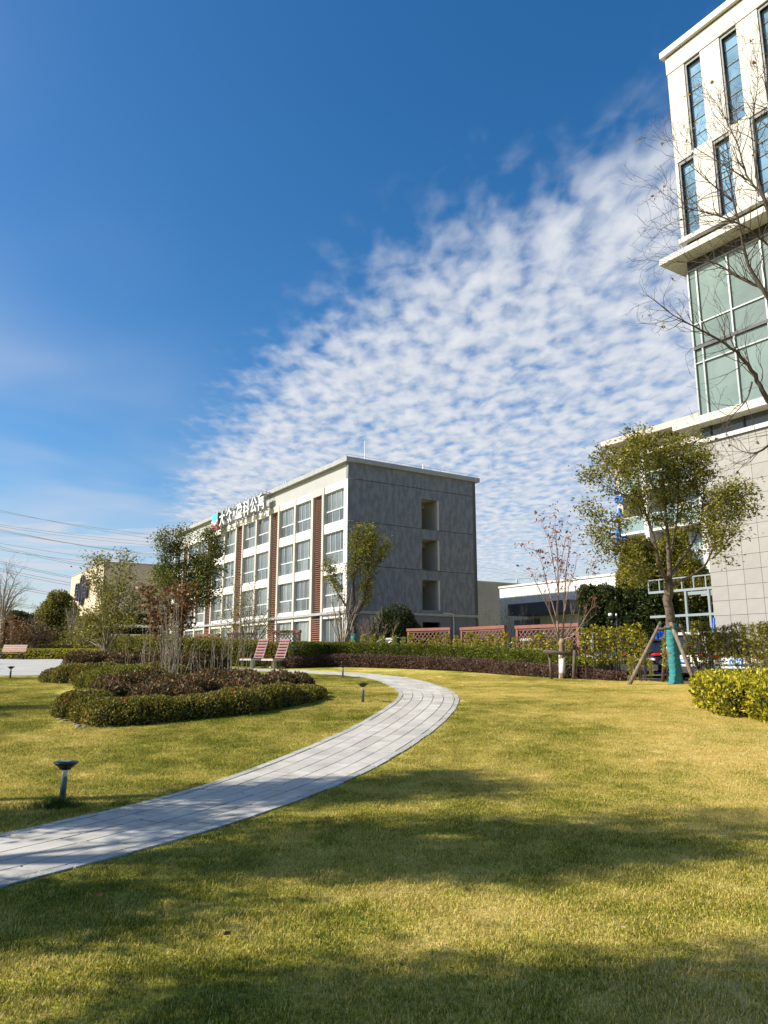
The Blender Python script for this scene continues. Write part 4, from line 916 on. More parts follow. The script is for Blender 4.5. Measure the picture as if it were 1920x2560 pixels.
def lp_(pxa, ya, pxb, yb, top_px, lab):
    if pxa > 1000: ya = hedge_y(pxa)+1.5; yb = hedge_y(pxb)+1.5
    A_ = at(pxa, 1600, ya); B_ = at(pxb, 1600, yb); return lattice(A_[:2], B_[:2], at((pxa+pxb)/2, top_px, (ya+yb)/2)[2], lab)
lp_(1020, 36.6, 1127, 35.2, 1570, 'brown red lattice fence panel before the dark ground floor doorway')
lp_(1154, 34.6, 1264, 33.2, 1566, 'brown red lattice fence panel between the dark end wall and the white hall')
lp_(1292, 31.8, 1450, 30.4, 1561, 'brown red lattice fence panel behind the whitewashed sapling')
lp_(680, 41.2, 750, 40.2, 1576, 'brown red lattice fence panel just behind the right lounge seat')
lp_(570, 43.2, 640, 42.4, 1582, 'brown red lattice fence panel seen through the bare branchy tree')
lp_(490, 45.2, 548, 44.4, 1585, 'brown red lattice fence panel below the ground floor windows by the orange leaved shrub')

# ------------------------------------------------------------------ seats
def lounge(x, y, rz, label):
    t = thing('lounge_seat', label, 'seat', (x, y, G(y)), rz, None)
    for k in range(7):
        f = k/6; z = .50+f*.86; yy = .42+f*.30; m = MB(); Mx = Matrix.Translation((0, yy, z)) @ Matrix.Rotation(R(-18), 4, 'X'); m.box(-.36, .36, -.015, .015, -.045, .045, 0, Mx); m.build('back_slat', M['redwood'], t)
    for k in range(5): m = MB(); yy = -.42+k*.17; m.box(-.37, .37, yy, yy+.15, .455, .485); m.build('seat_slat', M['redwood'], t)
    m = MB(); m.box(-.40, .40, -.45, .45, .37, .45); m.build('seat_frame', M['benchgrey'], t)
    m = MB()
    for s in (-.3, .3): m.bar((s, .40, .45), (s, .79, 1.40), .05, .05)
    m.build('back_frame', M['darkmetal'], t)
    m = MB(); m.box(-.09, .09, -.06, .12, -.05, .37); m.build('leg', M['benchgrey'], t)
    return t
p = at(630, 1665, 36.7); lounge(p[0], 36.7, R(-38), 'red slatted high back lounge seat half behind thin bare stems')
p = at(684, 1665, 36.4); lounge(p[0], 36.4, R(-38), 'red slatted high back lounge seat next to the clipped hedge end')
def bench(x, y, rz, label):
    t = thing('bench', label, 'bench', (x, y, G(y)), rz)
    for k in range(4): m = MB(); Mx = Matrix.Translation((0, .30+k*.05, .58+k*.12)) @ Matrix.Rotation(R(-22), 4, 'X'); m.box(-.85, .85, -.015, .015, -.052, .052, 0, Mx); m.build('back_slat', M['brownwood'], t)
    for k in range(4): m = MB(); m.box(-.9, .9, -.28+k*.14, -.16+k*.14, .42, .455); m.build('seat_slat', M['brownwood'], t)
    for s in (-.72, .72):
        m = MB(); m.bar((s, -.2, 0), (s*.97, .05, .42), .06, .05); m.bar((s, .35, 0), (s, .2, .42), .06, .05); m.bar((s, -.28, .40), (s, .3, .40), .05, .05); m.bar((s, .25, .42), (s, .5, 1.02), .05, .05); m.build('leg', M['darkmetal'], t)
    return t
p = ground(66, 1648); bench(p[0], 50.5, R(-6), 'brown slatted bench before the yellow green hedge on the open plaza')
p = at(326, 1648, 44); bench(p[0], 44, R(6), 'brown slatted bench half hidden behind the shrub bed')
p = at(95, 1610, 58); bench(p[0], 59, R(40), 'far red bench among the purple shrubs behind the plaza hedge')
# ------------------------------------------------------------------ trees
# big camphor with wrapped trunk
Y = 24.6
cb = ground(1690, 1712)
trunk = PL(Y, [(1690, 1712, 0, .165), (1685, 1650, 0, .155), (1680, 1580, 0, .15), (1674, 1520, 0, .145), (1671, 1470, 0, .16), (1672, 1452, 0, .14)])
limbs = [trunk,
    PL(Y, [(1674, 1460, 0, .12), (1674, 1410, .1, .10), (1672, 1370, .2, .085), (1668, 1310, .2, .06), (1662, 1230, .3, .035), (1655, 1130, .3, .012)]),
    PL(Y, [(1670, 1455, 0, .10), (1650, 1420, -.2, .085), (1640, 1380, -.3, .07), (1632, 1340, -.3, .06), (1610, 1290, -.4, .045), (1595, 1240, -.5, .035), (1580, 1160, -.5, .015), (1570, 1115, -.6, .008)]),
    PL(Y, [(1636, 1372, -.3, .05), (1600, 1352, -.5, .04), (1560, 1345, -.7, .03), (1510, 1335, -.9, .02), (1455, 1318, -1, .008)]),
    PL(Y, [(1600, 1262, -.4, .035), (1560, 1240, -.7, .025), (1510, 1220, -.9, .018), (1460, 1205, -1.1, .007)]),
    PL(Y, [(1606, 1285, -.4, .03), (1580, 1220, -.2, .022), (1540, 1170, 0, .015), (1500, 1145, .1, .007)]),
    PL(Y, [(1672, 1452, 0, .09), (1690, 1415, .3, .07), (1715, 1390, .5, .06), (1745, 1350, .7, .045), (1765, 1300, .8, .03), (1775, 1230, .9, .018), (1782, 1140, 1, .008)]),
    PL(Y, [(1676, 1462, 0, .085), (1710, 1448, -.4, .06), (1745, 1432, -.7, .05), (1775, 1405, -.9, .04), (1795, 1360, -1, .03), (1815, 1290, -1.1, .02), (1830, 1240, -1.2, .008)]),
    PL(Y, [(1780, 1398, -.9, .03), (1815, 1370, -1.1, .022), (1840, 1330, -1.2, .016), (1880, 1300, -1.2, .007)]),
    PL(Y, [(1795, 1365, -1, .025), (1825, 1310, -1, .018), (1845, 1260, -1.1, .012), (1870, 1238, -1.1, .006)]),
    PL(Y, [(1672, 1400, .2, .05), (1690, 1330, .5, .04), (1700, 1260, .8, .028), (1705, 1180, .9, .016), (1700, 1110, 1, .007)]),
    PL(Y, [(1668, 1320, .2, .04), (1640, 1250, .4, .028), (1622, 1180, .5, .018), (1610, 1105, .6, .007)]),
    PL(Y, [(1690, 1300, .5, .03), (1720, 1250, .3, .022), (1735, 1190, .2, .014), (1745, 1140, .2, .007)]),
    PL(Y, [(1650, 1420, -.2, .045), (1610, 1420, -.6, .03), (1560, 1412, -.9, .018), (1500, 1392, -1.1, .007)]),
    PL(Y, [(1665, 1440, 0, .045), (1640, 1440, .5, .03), (1600, 1435, .9, .018), (1570, 1420, 1.2, .007)])]
limbs = [limbs[0]]+[[(*(np.array(q[:3])*np.array([1, 1, 1])+np.array([-(q[0]-limbs[0][-1][0])*.13*(i/(len(lb)-1)), 0, 0])), q[3]*.82) for i, q in enumerate(lb)] for lb in limbs[1:]]
camphor = tree('camphor_tree', 'spreading camphor tree with a teal wrapped trunk and pole props', 'tree', limbs, 'bark', 'l_camphor', 5,
    dict(per_m=4.6, L=.74, r=.012, lvl=2, spread0=.75, spread=.75, ratio=.58, kids=1, prob=.8, up=.12, steps=3), dict(n=16, rad=.18, L=.108, W=.050, flat=.55, prob=.9, droop=-.15), start=.32)
m = MB(); n_ = 26
for k in range(n_): pass
pts = []; rad = []
q0 = np.array(trunk[0][:3]); q1 = np.array(trunk[2][:3]); wb = np.array(camphor.location)
for k in range(34):
    f = k/33; p = q0+(q1-q0)*f*1.16; p[0] += .012*sin(f*7); pts.append(p-wb); rad.append(.198-.022*f+.012*sin(k*2.1)+(.05 if k < 6 else 0)*(6-k)/6)
m.tube(pts, rad, 18); m.build('trunk_wrap', M['wrap'], camphor, True)
# props
pr = thing('pole_tripod', 'wooden pole tripod propping the teal wrapped camphor tree', 'tree support', cb)
def wpole(a, b, r, nm, mt='pole'):
    a = np.array(a); b = np.array(b); m = MB(); m.tube([a-cb, a*.6+b*.4-cb+np.array([.01, 0, .01]), b-cb], [r*1.05, r, r*.92], 10); m.build(nm, M[mt], pr, True)
A1 = at(1570, 1703, 24.1); A1[2] = G(24.1)-.05; wpole(A1, at(1652, 1556, 24.3), .062, 'pole')
A2 = at(1741, 1712, 23.6); A2[2] = G(23.6)-.05; wpole(A2, at(1676, 1556, 24.3), .066, 'pole')
A3 = at(1655, 1690, 25.6); A3[2] = G(25.6)-.05; wpole(A3, at(1664, 1565, 24.9), .05, 'pole', 'poledark')
A4 = at(1760, 1690, 26.0); A4[2] = G(26)-.05; wpole(A4, at(1700, 1562, 24.9), .05, 'pole', 'poledark')
wpole(at(1645, 1572, 24.25), at(1712, 1572, 24.25), .045, 'cross_bar', 'poledark')
# whitewashed sapling with its frame
sb = ground(1406, 1697); Y = sb[1]
limbs = [PL(Y, [(1406, 1699, 0, .115), (1405, 1640, 0, .105), (1404, 1612, 0, .11), (1403, 1602, 0, .12)]),
    PL(Y, [(1400, 1604, 0, .05), (1393, 1560, 0, .038), (1394, 1500, .1, .028), (1396, 1420, .1, .018), (1390, 1340, 0, .010), (1386, 1288, 0, .004)]),
    PL(Y, [(1404, 1604, 0, .045), (1410, 1550, .1, .032), (1412, 1500, .2, .024), (1414, 1430, .2, .016), (1425, 1360, .3, .008), (1432, 1325, .3, .004)]),
    PL(Y, [(1398, 1600, 0, .04), (1380, 1540, -.2, .028), (1362, 1500, -.3, .02), (1340, 1460, -.4, .012), (1330, 1430, -.4, .005)]),
    PL(Y, [(1393, 1550, 0, .03), (1370, 1470, 0, .02), (1352, 1400, 0, .012), (1345, 1370, 0, .007), (1308, 1372, 0, .004)]),
    PL(Y, [(1396, 1480, .1, .022), (1382, 1400, .2, .014), (1372, 1350, .2, .008), (1352, 1300, .2, .004)]),
    PL(Y, [(1406, 1602, 0, .04), (1430, 1560, .1, .026), (1440, 1500, .2, .018), (1455, 1470, .2, .01), (1478, 1448, .2, .004)]),
    PL(Y, [(1408, 1600, 0, .035), (1435, 1590, -.3, .024), (1455, 1560, -.4, .016), (1468, 1535, -.5, .01), (1490, 1510, -.5, .004)]),
    PL(Y, [(1410, 1540, .1, .025), (1420, 1470, -.1, .016), (1440, 1420, -.2, .01), (1440, 1410, -.2, .004)]),
    PL(Y, [(1395, 1500, .1, .02), (1400, 1430, -.2, .013), (1408, 1370, -.3, .007), (1420, 1330, -.3, .004)])]
sap = tree('cherry_sapling', 'young bare cherry tree with whitewashed trunk and a few red leaves', 'tree', limbs, 'barkred', 'l_cherry', 8, dict(per_m=3.4, L=.62, r=.009, lvl=1, spread0=.55, spread=.5, ratio=.55, up=.16, steps=3, prob=.7), dict(n=2.2, rad=.08, L=.14, W=.055, prob=.75, droop=-.8), start=.3)
m = MB(); q0 = np.array(limbs[0][0][:3]); q1 = np.array(limbs[0][1][:3]); m.tube([q0-sb, (q0+q1)/2-sb, q1+np.array([0, 0, .16])-sb], [.128, .120, .112], 14); m.build('whitewash', M['white'], sap, True)
fr_ = thing('sapling_support', 'brown log frame standing round the whitewashed sapling', 'tree support', sb)
def logp(a, b, r, nm): m = MB(); m.tube([np.array(a)-sb, (np.array(a)+np.array(b))/2-sb, np.array(b)-sb], [r, r*1.03, r*.97], 12); m.build(nm, M['poledark'], fr_, True)
a = at(1379, 1694, Y-.35); a[2] = G(Y-.35)-.05; logp(a, at(1374, 1634, Y-.35), .058, 'post')
a = at(1434, 1698, Y-.6); a[2] = G(Y-.6)-.05; logp(a, at(1437, 1626, Y-.6), .066, 'post')
logp(at(1359, 1629, Y-.45), at(1437, 1636, Y-.48), .07, 'cross_log')

# bare branches reaching in from the tree right of the lawn
Y = 15.0
tb = np.array([9.0, Y, G(Y)])
limbs = [[(*tb, .17), (9.0, Y, 2.2, .14), (*at(1985, 1250, Y), .12), (*at(1960, 1080, Y), .10), (*at(1930, 950, Y), .085), (*at(1945, 800, Y), .07), (*at(1940, 650, Y), .055), (*at(1925, 520, Y), .04), (*at(1890, 440, Y), .028)],
    PL(Y, [(1932, 1010, 0, .06), (1908, 985, -.1, .05), (1896, 950, -.1, .045), (1861, 900, -.2, .036), (1825, 868, -.3, .03), (1790, 845, -.3, .024), (1728, 812, -.4, .017), (1676, 785, -.5, .01), (1636, 750, -.5, .006), (1612, 735, -.5, .003)]),
    PL(Y, [(1950, 800, 0, .05), (1920, 742, -.2, .042), (1880, 690, -.2, .036), (1858, 614, -.3, .03), (1847, 555, -.3, .025), (1830, 500, -.3, .018), (1826, 430, -.4, .012), (1815, 350, -.5, .006), (1800, 250, -.5, .003)]),
    PL(Y, [(1930, 740, 0, .04), (1890, 712, .3, .032), (1850, 698, .4, .027), (1800, 662, .5, .02), (1755, 645, .5, .012), (1700, 660, .6, .007), (1640, 640, .6, .003)]),
    PL(Y, [(1935, 540, 0, .035), (1900, 480, .2, .028), (1868, 450, .3, .022), (1845, 360, .4, .015), (1825, 320, .4, .01), (1795, 260, .5, .007), (1765, 230, .5, .003)]),
    PL(Y, [(1850, 560, -.3, .022), (1800, 540, -.2, .016), (1740, 525, -.1, .011), (1690, 520, 0, .007), (1640, 465, 0, .003)]),
    PL(Y, [(1835, 505, -.3, .02), (1790, 470, -.3, .014), (1745, 430, -.4, .009), (1705, 395, -.4, .006), (1665, 335, -.5, .003)]),
    PL(Y, [(1868, 450, .3, .02), (1830, 425, .3, .013), (1780, 395, .4, .009), (1730, 365, .4, .006), (1690, 320, .4, .003)]),
    PL(Y, [(1890, 440, 0, .022), (1890, 360, 0, .016), (1880, 280, .1, .011), (1900, 200, .1, .007), (1880, 100, .2, .003)]),
    PL(Y, [(1930, 620, 0, .03), (1905, 600, -.5, .02), (1860, 560, -.7, .013), (1800, 550, -.8, .008), (1720, 560, -.9, .004), (1660, 590, -.9, .003)]),
    PL(Y, [(1880, 955, -.1, .02), (1870, 1000, -.2, .012), (1810, 1060, -.3, .008), (1790, 1090, -.3, .003)]),
    PL(Y, [(1960, 1060, 0, .03), (1920, 1120, .3, .018), (1880, 1140, .4, .01), (1820, 1110, .5, .003)]),
    PL(Y, [(1940, 450, 0, .03), (1930, 330, .2, .02), (1915, 200, .2, .012), (1925, 80, .3, .005)])]
tree('bare_tree', 'bare branched tree with a few dry leaves crossing before the cream tower', 'tree', limbs, 'barkdark', 'l_dry', 9, dict(per_m=8.5, L=.85, r=.011, lvl=2, spread0=.75, spread=.6, ratio=.62, up=.06, steps=4, first=1, prob=.62, rmin=.0030, wig=.2), dict(n=1.0, rad=.04, L=.085, W=.07, prob=.030, droop=-.6), start=.12)

# multi stemmed tree in the shrub bed
rng = np.random.default_rng(40)
Y = 29.0; g = at(262, 1668, Y); g[2] = G(Y)
L_ = [PL(Y, [(264, 1690, 0, .075), (264, 1640, 0, .07), (268, 1610, 0, .06), (275, 1560, 0, .045), (285, 1500, .1, .025), (300, 1420, .1, .008)])]
for tx_, ty_, dy in [(212, 1545, -.6), (238, 1455, .4), (240, 1410, -.4), (330, 1420, .5), (358, 1470, -.5), (365, 1530, .3), (330, 1560, -.9), (196, 1590, .9), (260, 1400, .9), (310, 1395, -.8), (232, 1530, -1.0), (340, 1500, 1.0), (190, 1600, .2)]:
    L_.append(PL(Y, [(265, 1630, 0, .04), ((265*2+tx_)/3, (1620*1.4+ty_)/2.4, dy*.4, .028), ((265+tx_*2)/3, (1600+ty_*2.6)/3.6, dy*.8, .016), (tx_, ty_, dy, .005)]))
tree('bed_tree', 'bushy olive green multi stemmed tree rising from the shrub bed', 'tree', L_, 'barkpale', 'l_olive', 41, dict(per_m=4.6, L=.6, r=.01, lvl=1, spread0=.6, spread=.6, ratio=.6, up=.12, steps=3), dict(n=13, rad=.17, L=.10, W=.05, prob=.95))
# dense camphor before the dormitory's far end
Y = 43.0
L_ = [PL(Y, [(452, 1660, 0, .16), (452, 1600, 0, .15), (455, 1540, 0, .14), (452, 1500, 0, .13)]),
    PL(Y, [(450, 1510, 0, .1), (430, 1460, -.2, .08), (415, 1420, -.3, .05), (410, 1370, -.3, .025), (402, 1345, -.3, .01)]),
    PL(Y, [(455, 1505, 0, .1), (468, 1460, .2, .08), (482, 1430, .3, .06), (492, 1400, .3, .03)]), PL(Y, [(455, 1500, 0, .09), (446, 1440, .2, .06), (448, 1390, .2, .03), (455, 1335, .2, .01)]),
    PL(Y, [(458, 1505, 0, .08), (495, 1480, -.3, .06), (520, 1440, -.4, .04), (530, 1390, -.4, .02), (545, 1360, -.4, .01)]),
    PL(Y, [(458, 1505, 0, .08), (500, 1500, .3, .05), (535, 1480, .4, .02)]), PL(Y, [(452, 1505, 0, .07), (420, 1490, .4, .05), (408, 1470, .5, .02)]), PL(Y, [(480, 1470, .2, .05), (500, 1445, .6, .03), (510, 1425, .7, .015)]),
    PL(Y, [(452, 1505, 0, .07), (470, 1490, -.9, .05), (500, 1465, -1.1, .02)]), PL(Y, [(440, 1490, 0, .06), (430, 1475, -.9, .04), (425, 1445, -1.2, .02)]), PL(Y, [(505, 1400, -.4, .02), (508, 1370, -.4, .014), (520, 1345, -.4, .006)])]
tree('dense_camphor', 'dense dark green camphor tree with bare leader twigs before the white window bays', 'tree', L_, 'barkdark', 'l_camphord', 43, dict(per_m=5.5, L=.62, r=.014, lvl=2, spread0=.9, spread=.7, ratio=.6, up=.05, steps=3, prob=.6), dict(n=22, rad=.24, L=.125, W=.07, prob=.92), start=.3)
# orange leaved shrub tree
Y = 27.5; L_ = []
for i, (tx_, ty_) in enumerate([(405, 1500), (425, 1480), (445, 1470), (462, 1478), (475, 1500), (395, 1540), (455, 1520), (482, 1480), (375, 1470), (365, 1485)]):
    bx = 425+rng.uniform(-22, 22); L_.append(PL(Y, [(bx, 1700, 0, .018), (bx+(tx_-bx)*.35+rng.uniform(-6, 6), 1620, rng.uniform(-.3, .3), .014), (tx_, ty_, rng.uniform(-.6, .6), .006)]))
tree('orange_shrub_tree', 'slender stemmed shrub tree with large orange brown leaves beside the dense camphor', 'tree', L_, 'barkpale', 'l_brown', 44, dict(per_m=2.5, L=.4, r=.008, lvl=1, spread0=.6, up=.1, steps=3, trunk=True), dict(n=7, rad=.14, L=.13, W=.08, prob=.9), start=.5)
# clumps of thin bare stems in the bed
def stems(px_, Y, n, top, spread, seed, label, leaf=None, w=.45):
    rng = np.random.default_rng(seed); c = at(px_, 1700, Y); c[2] = G(Y); L_ = []
    for i in range(n):
        b = c+np.array([rng.normal()*w*.45, rng.normal()*w*.45, 0]); h = (at(px_, top, Y)[2]-c[2])*rng.uniform(.35, 1.0); e = b+np.array([rng.normal()*spread, rng.normal()*spread, h]); mm = b*.5+e*.5+np.array([rng.normal()*.06, rng.normal()*.06, 0])
        L_.append([(*b, .0095), (*mm, .007), (*e, .003)])
    return tree('leafless_shrub', label, 'shrub', L_, 'barkpale', leaf, seed, dict(per_m=1.6, L=.4, r=.005, lvl=1, spread0=.45, up=.2, steps=3, trunk=True, prob=.5), dict(n=2.0, rad=.10, L=.07, W=.04, prob=.4), base=c, start=.4)
stems(425, 22.5, 34, 1480, .20, 80, 'thick sheaf of tall pale bare stems in the shrub bed', None, .55)
stems(385, 23.5, 12, 1540, .22, 81, 'short sheaf of pale stems left of the thick bare sheaf', 'l_olive', .5)
stems(505, 22.0, 7, 1560, .18, 82, 'sparse pale stems between the thick sheaf and the leafy stems', None, .7)
stems(560, 22.5, 9, 1530, .2, 83, 'leafy pale stems in front of the lounge seats', 'l_azyellow', .6)
stems(600, 22.0, 9, 1520, .18, 84, 'tall bare stems at the end of the bed before the red lounge seat', 'l_azyellow', .45)
stems(345, 24.5, 8, 1600, .2, 85, 'few low pale stems above the dark shrubs before the half hidden bench', None, .8)
stems(470, 24.0, 10, 1590, .2, 86, 'low pale stems behind the thick bare sheaf', 'l_olive', .6)
# lightly leaved tree before the dormitory middle
Y = 40.0; L_ = []
for tx_, ty_ in [(560, 1500), (580, 1460), (600, 1448), (625, 1455), (650, 1480), (675, 1520), (690, 1560), (555, 1545), (640, 1500), (610, 1490), (590, 1520), (660, 1545), (700, 1590), (545, 1580)]:
    L_.append(PL(Y, [(622, 1650, 0, .035), (622+(tx_-622)*.3, 1600, rng.uniform(-.3, .3), .026), (622+(tx_-622)*.7, (ty_+1560)/2, rng.uniform(-.8, .8), .016), (tx_, ty_, rng.uniform(-1, 1), .006)]))
tree('twiggy_tree', 'twiggy almost leafless tree before the middle window bays', 'tree', L_, 'barkpale', 'l_olive', 45, dict(per_m=4.5, L=.7, r=.012, lvl=1, spread0=.55, up=.1, steps=3, trunk=True, spread=.5), dict(n=3, rad=.14, L=.10, W=.05, prob=.6), start=.3)
# pruned camphor at the dormitory corner
Y = 42.0
L_ = [PL(Y, [(884, 1625, 0, .15), (884, 1570, 0, .13), (886, 1550, 0, .13)]),
    PL(Y, [(886, 1555, 0, .1), (884, 1500, 0, .08), (884, 1430, .1, .05), (888, 1380, .1, .03), (895, 1330, .1, .012)]), PL(Y, [(886, 1550, 0, .08), (905, 1520, 0, .06), (918, 1470, 0, .04), (922, 1420, .1, .03), (925, 1390, 0, .015)]),
    PL(Y, [(918, 1460, 0, .04), (935, 1430, -.2, .03), (945, 1400, -.2, .02), (965, 1375, -.3, .008)]), PL(Y, [(886, 1550, 0, .08), (862, 1510, -.2, .06), (842, 1480, -.3, .04), (828, 1450, -.4, .02), (820, 1418, -.4, .01)]),
    PL(Y, [(890, 1420, .1, .03), (915, 1360, .2, .02), (925, 1325, .2, .008)]), PL(Y, [(888, 1540, 0, .06), (910, 1500, .4, .04), (915, 1480, .5, .02)]), PL(Y, [(884, 1440, .1, .03), (905, 1400, -.2, .02), (920, 1345, -.2, .01)]), PL(Y, [(922, 1410, 0, .02), (935, 1370, .2, .012), (930, 1340, .2, .006)])]
crn = tree('pruned_camphor', 'narrow pruned camphor tree with tufted twigs at the dark wall corner', 'tree', L_, 'barkdark', 'l_camphor', 46, dict(per_m=4.5, L=.5, r=.013, lvl=2, spread0=.6, spread=.6, ratio=.55, up=.1, steps=3, prob=.7), dict(n=13, rad=.19, L=.115, W=.058, prob=.9), start=.4)
m = MB(); q = np.array(L_[0][0][:3]); m.tube([np.zeros(3), np.array([0, 0, .45]), np.array([0, 0, .9])], [.18, .17, .16], 12); m.build('trunk_wrap', M['wrap'], crn, True)
Y = 41.0; L_ = []
for tx_, ty_ in [(830, 1500), (845, 1470), (862, 1480), (880, 1470), (900, 1500), (815, 1540), (850, 1520), (870, 1440), (835, 1545), (888, 1520)]:
    L_.append(PL(Y, [(856, 1625, 0, .06), (856+(tx_-856)*.35, 1590, rng.uniform(-.3, .3), .045), (856+(tx_-856)*.8, (ty_+1550)/2, rng.uniform(-.5, .5), .024), (tx_, ty_, rng.uniform(-.7, .7), .006)]))
tree('vase_tree', 'pale vase shaped bare tree just left of the pruned camphor', 'tree', L_, 'barkpale', 'l_brown', 47, dict(per_m=3.5, L=.6, r=.012, lvl=1, spread0=.45, up=.15, steps=3, trunk=True), dict(n=1.6, rad=.12, L=.09, W=.05, prob=.4), start=.35)
c = at(990, 1570, 47); shrub('round_bush', 'large dark round evergreen bush against the dark end wall', 'bush', [(c[0], 47, c[2]-.2, 1.35, 1.2, 1.75), (c[0]+.5, 47.2, c[2]-.7, 1.3, 1.2, 1.4), (c[0]-.6, 47, c[2]-.6, 1.2, 1.1, 1.4), (c[0]+.1, 46.8, G(47)+.5, 1.7, 1.3, 1.0)], 'l_dark', .12, .06, 190, 48, shell=.3, base=(c[0], 47, G(47)))
def twigbush(px_, top, Y, wpx, n, seed, label, bark='barkred', leaf=None, lp=None, r=.02):
    rng = np.random.default_rng(seed); c = at(px_, 1640, Y); c[2] = G(Y); L_ = []
    for i in range(n):
        tx_ = px_+rng.uniform(-1, 1)*wpx; ty_ = 1640-(1640-top)*rng.uniform(.55, 1)*(1-.35*abs(tx_-px_)/wpx); e = at(tx_, ty_, Y+rng.uniform(-.8, .8)); mm = c*.5+e*.5; mm[2] -= .1
        L_.append([(*(c+np.array([rng.normal()*.1, rng.normal()*.1, 0])), r), (*mm, r*.7), (*e, r*.2)])
    return tree('bare_bush', label, 'bush', L_, bark, leaf, seed, dict(per_m=3.6, L=.7, r=.01, lvl=1, spread0=.5, up=.12, steps=3, trunk=True, spread=.5), lp or dict(n=1.5, rad=.12, L=.09, W=.05, prob=.6), base=c, start=.3)
twigbush(930, 1520, 46, 40, 16, 90, 'pinkish brown bare bush between the pruned camphor and the round bush', 'barkred')
twigbush(965, 1505, 46, 45, 9, 91, 'thin bare bush with arching twigs before the round evergreen bush', 'barkpale')
twigbush(1240, 1510, 47, 35, 9, 92, 'dark bare bush with few leaves beside the dark end wall', 'barkdark', 'l_dark')
twigbush(1290, 1485, 46, 45, 12, 93, 'dark bare tree before the white hall window', 'barkdark')
# dark evergreens right of centre
def evergreen(px_, Y, top, rx, seed, label, leaf='l_dark', lowz=.3, dens=70, L=.16, cat='tree', Wd=.08):
    c = at(px_, top, Y); h = c[2]-G(Y); rng = np.random.default_rng(seed); b = []
    for k in range(16):
        a = rng.uniform(0, 6.28); f = rng.uniform(0, 1); rr_ = rx*(1-.45*f)*rng.uniform(.15, .75); b.append((c[0]+cos(a)*rr_, Y+sin(a)*rr_*.8, G(Y)+h*(lowz+(1-lowz)*f*.85), rx*rng.uniform(.28, .5), rx*rng.uniform(.28, .5), h*rng.uniform(.10, .17)))
    b.append((c[0], Y, G(Y)+h*.55, rx*.62, rx*.55, h*.36))
    t = shrub('evergreen_tree', label, cat, b, leaf, L, Wd, dens, seed, shell=.45, base=(c[0], Y, G(Y)), rough=.06)
    m = MB(); m.tube([(0, 0, -.1), (0, 0, h*.4), (0, 0, h*.7)], [.16, .13, .07], 8); m.build('trunk', M['barkdark'], t); return t
evergreen(1490, 39, 1448, 1.5, 101, 'dark dense evergreen tree standing before the white hall')
evergreen(1560, 38, 1458, 1.6, 102, 'dark evergreen tree in the shade behind the camphor props', lowz=.15)
evergreen(1632, 37, 1440, 1.6, 103, 'dark evergreen tree directly behind the camphor trunk', lowz=.1)
evergreen(1735, 41, 1450, 1.7, 104, 'dark leafy tree behind the steel frame beside the tower', lowz=.1)
evergreen(1600, 43, 1350, 1.9, 105, 'yellow green camphor crown behind the big camphor before the apartment building', 'l_camphor', .45, 75, .15)
evergreen(1700, 42, 1335, 2.1, 106, 'olive camphor crown between the big camphor and the tower corner', 'l_camphor', .42, 75, .15)
# left background trees
evergreen(150, 72, 1475, 3.4, 111, 'tall broad dark green tree beside the cream hall', 'l_olive', .15, 32, .26, Wd=.13)
evergreen(105, 74, 1515, 2.8, 112, 'lower bushy green tree left of the tall broad tree', 'l_olive', .12, 32, .26, Wd=.13)
evergreen(38, 68, 1525, 3.2, 113, 'dark round evergreen tree under the large bare tree', 'l_dark', .12, 34, .24, Wd=.12)
evergreen(-30, 66, 1535, 3.0, 114, 'dark evergreen at the far left edge of the plaza', 'l_dark', .12, 34, .24, Wd=.12)
evergreen(225, 66, 1520, 2.0, 115, 'brown green tree under the sunlit cream hall wall', 'l_azalea', .15, 40, .22, Wd=.11)
Y = 62; L_ = []
for tx_, ty_ in [(0, 1440), (20, 1425), (45, 1430), (60, 1470), (-20, 1450), (35, 1480), (-40, 1500), (55, 1510), (10, 1470)]:
    L_.append(PL(Y, [(2, 1640, 0, .13), (4, 1560, 0, .10), (4+(tx_-4)*.5, (ty_+1520)/2, rng.uniform(-1, 1), .05), (tx_, ty_, rng.uniform(-1.5, 1.5), .012)]))
tree('large_bare_tree', 'large grey bare tree with fine branches rising above the dark evergreen', 'tree', L_, 'barkpale', None, 48, dict(per_m=3.0, L=1.5, r=.02, lvl=2, spread0=.5, spread=.5, up=.05, steps=3, prob=.7, rmin=.006), start=.4)
twigbush(185, 1480, 58, 38, 14, 94, 'bare pale tree before the characters of the cream hall', 'barkpale', r=.04)
twigbush(85, 1510, 56, 35, 12, 95, 'bare pinkish tree left of the plaza hedges', 'barkpale', 'l_red', r=.035)
twigbush(30, 1545, 54, 45, 14, 96, 'orange leaved bush at the far left of the plaza', 'barkpale', 'l_brown', dict(n=4, rad=.25, L=.14, W=.08, prob=.9), r=.03)
twigbush(190, 1560, 57, 45, 14, 97, 'brown leaved bushes at the foot of the bare pale tree', 'barkred', 'l_azalea', dict(n=5, rad=.25, L=.14, W=.08, prob=.9), r=.03)
twigbush(95, 1555, 55, 40, 14, 98, 'dark red leaved bush behind the plaza bench', 'barkred', 'l_red', dict(n=5, rad=.25, L=.14, W=.08, prob=.9), r=.03)
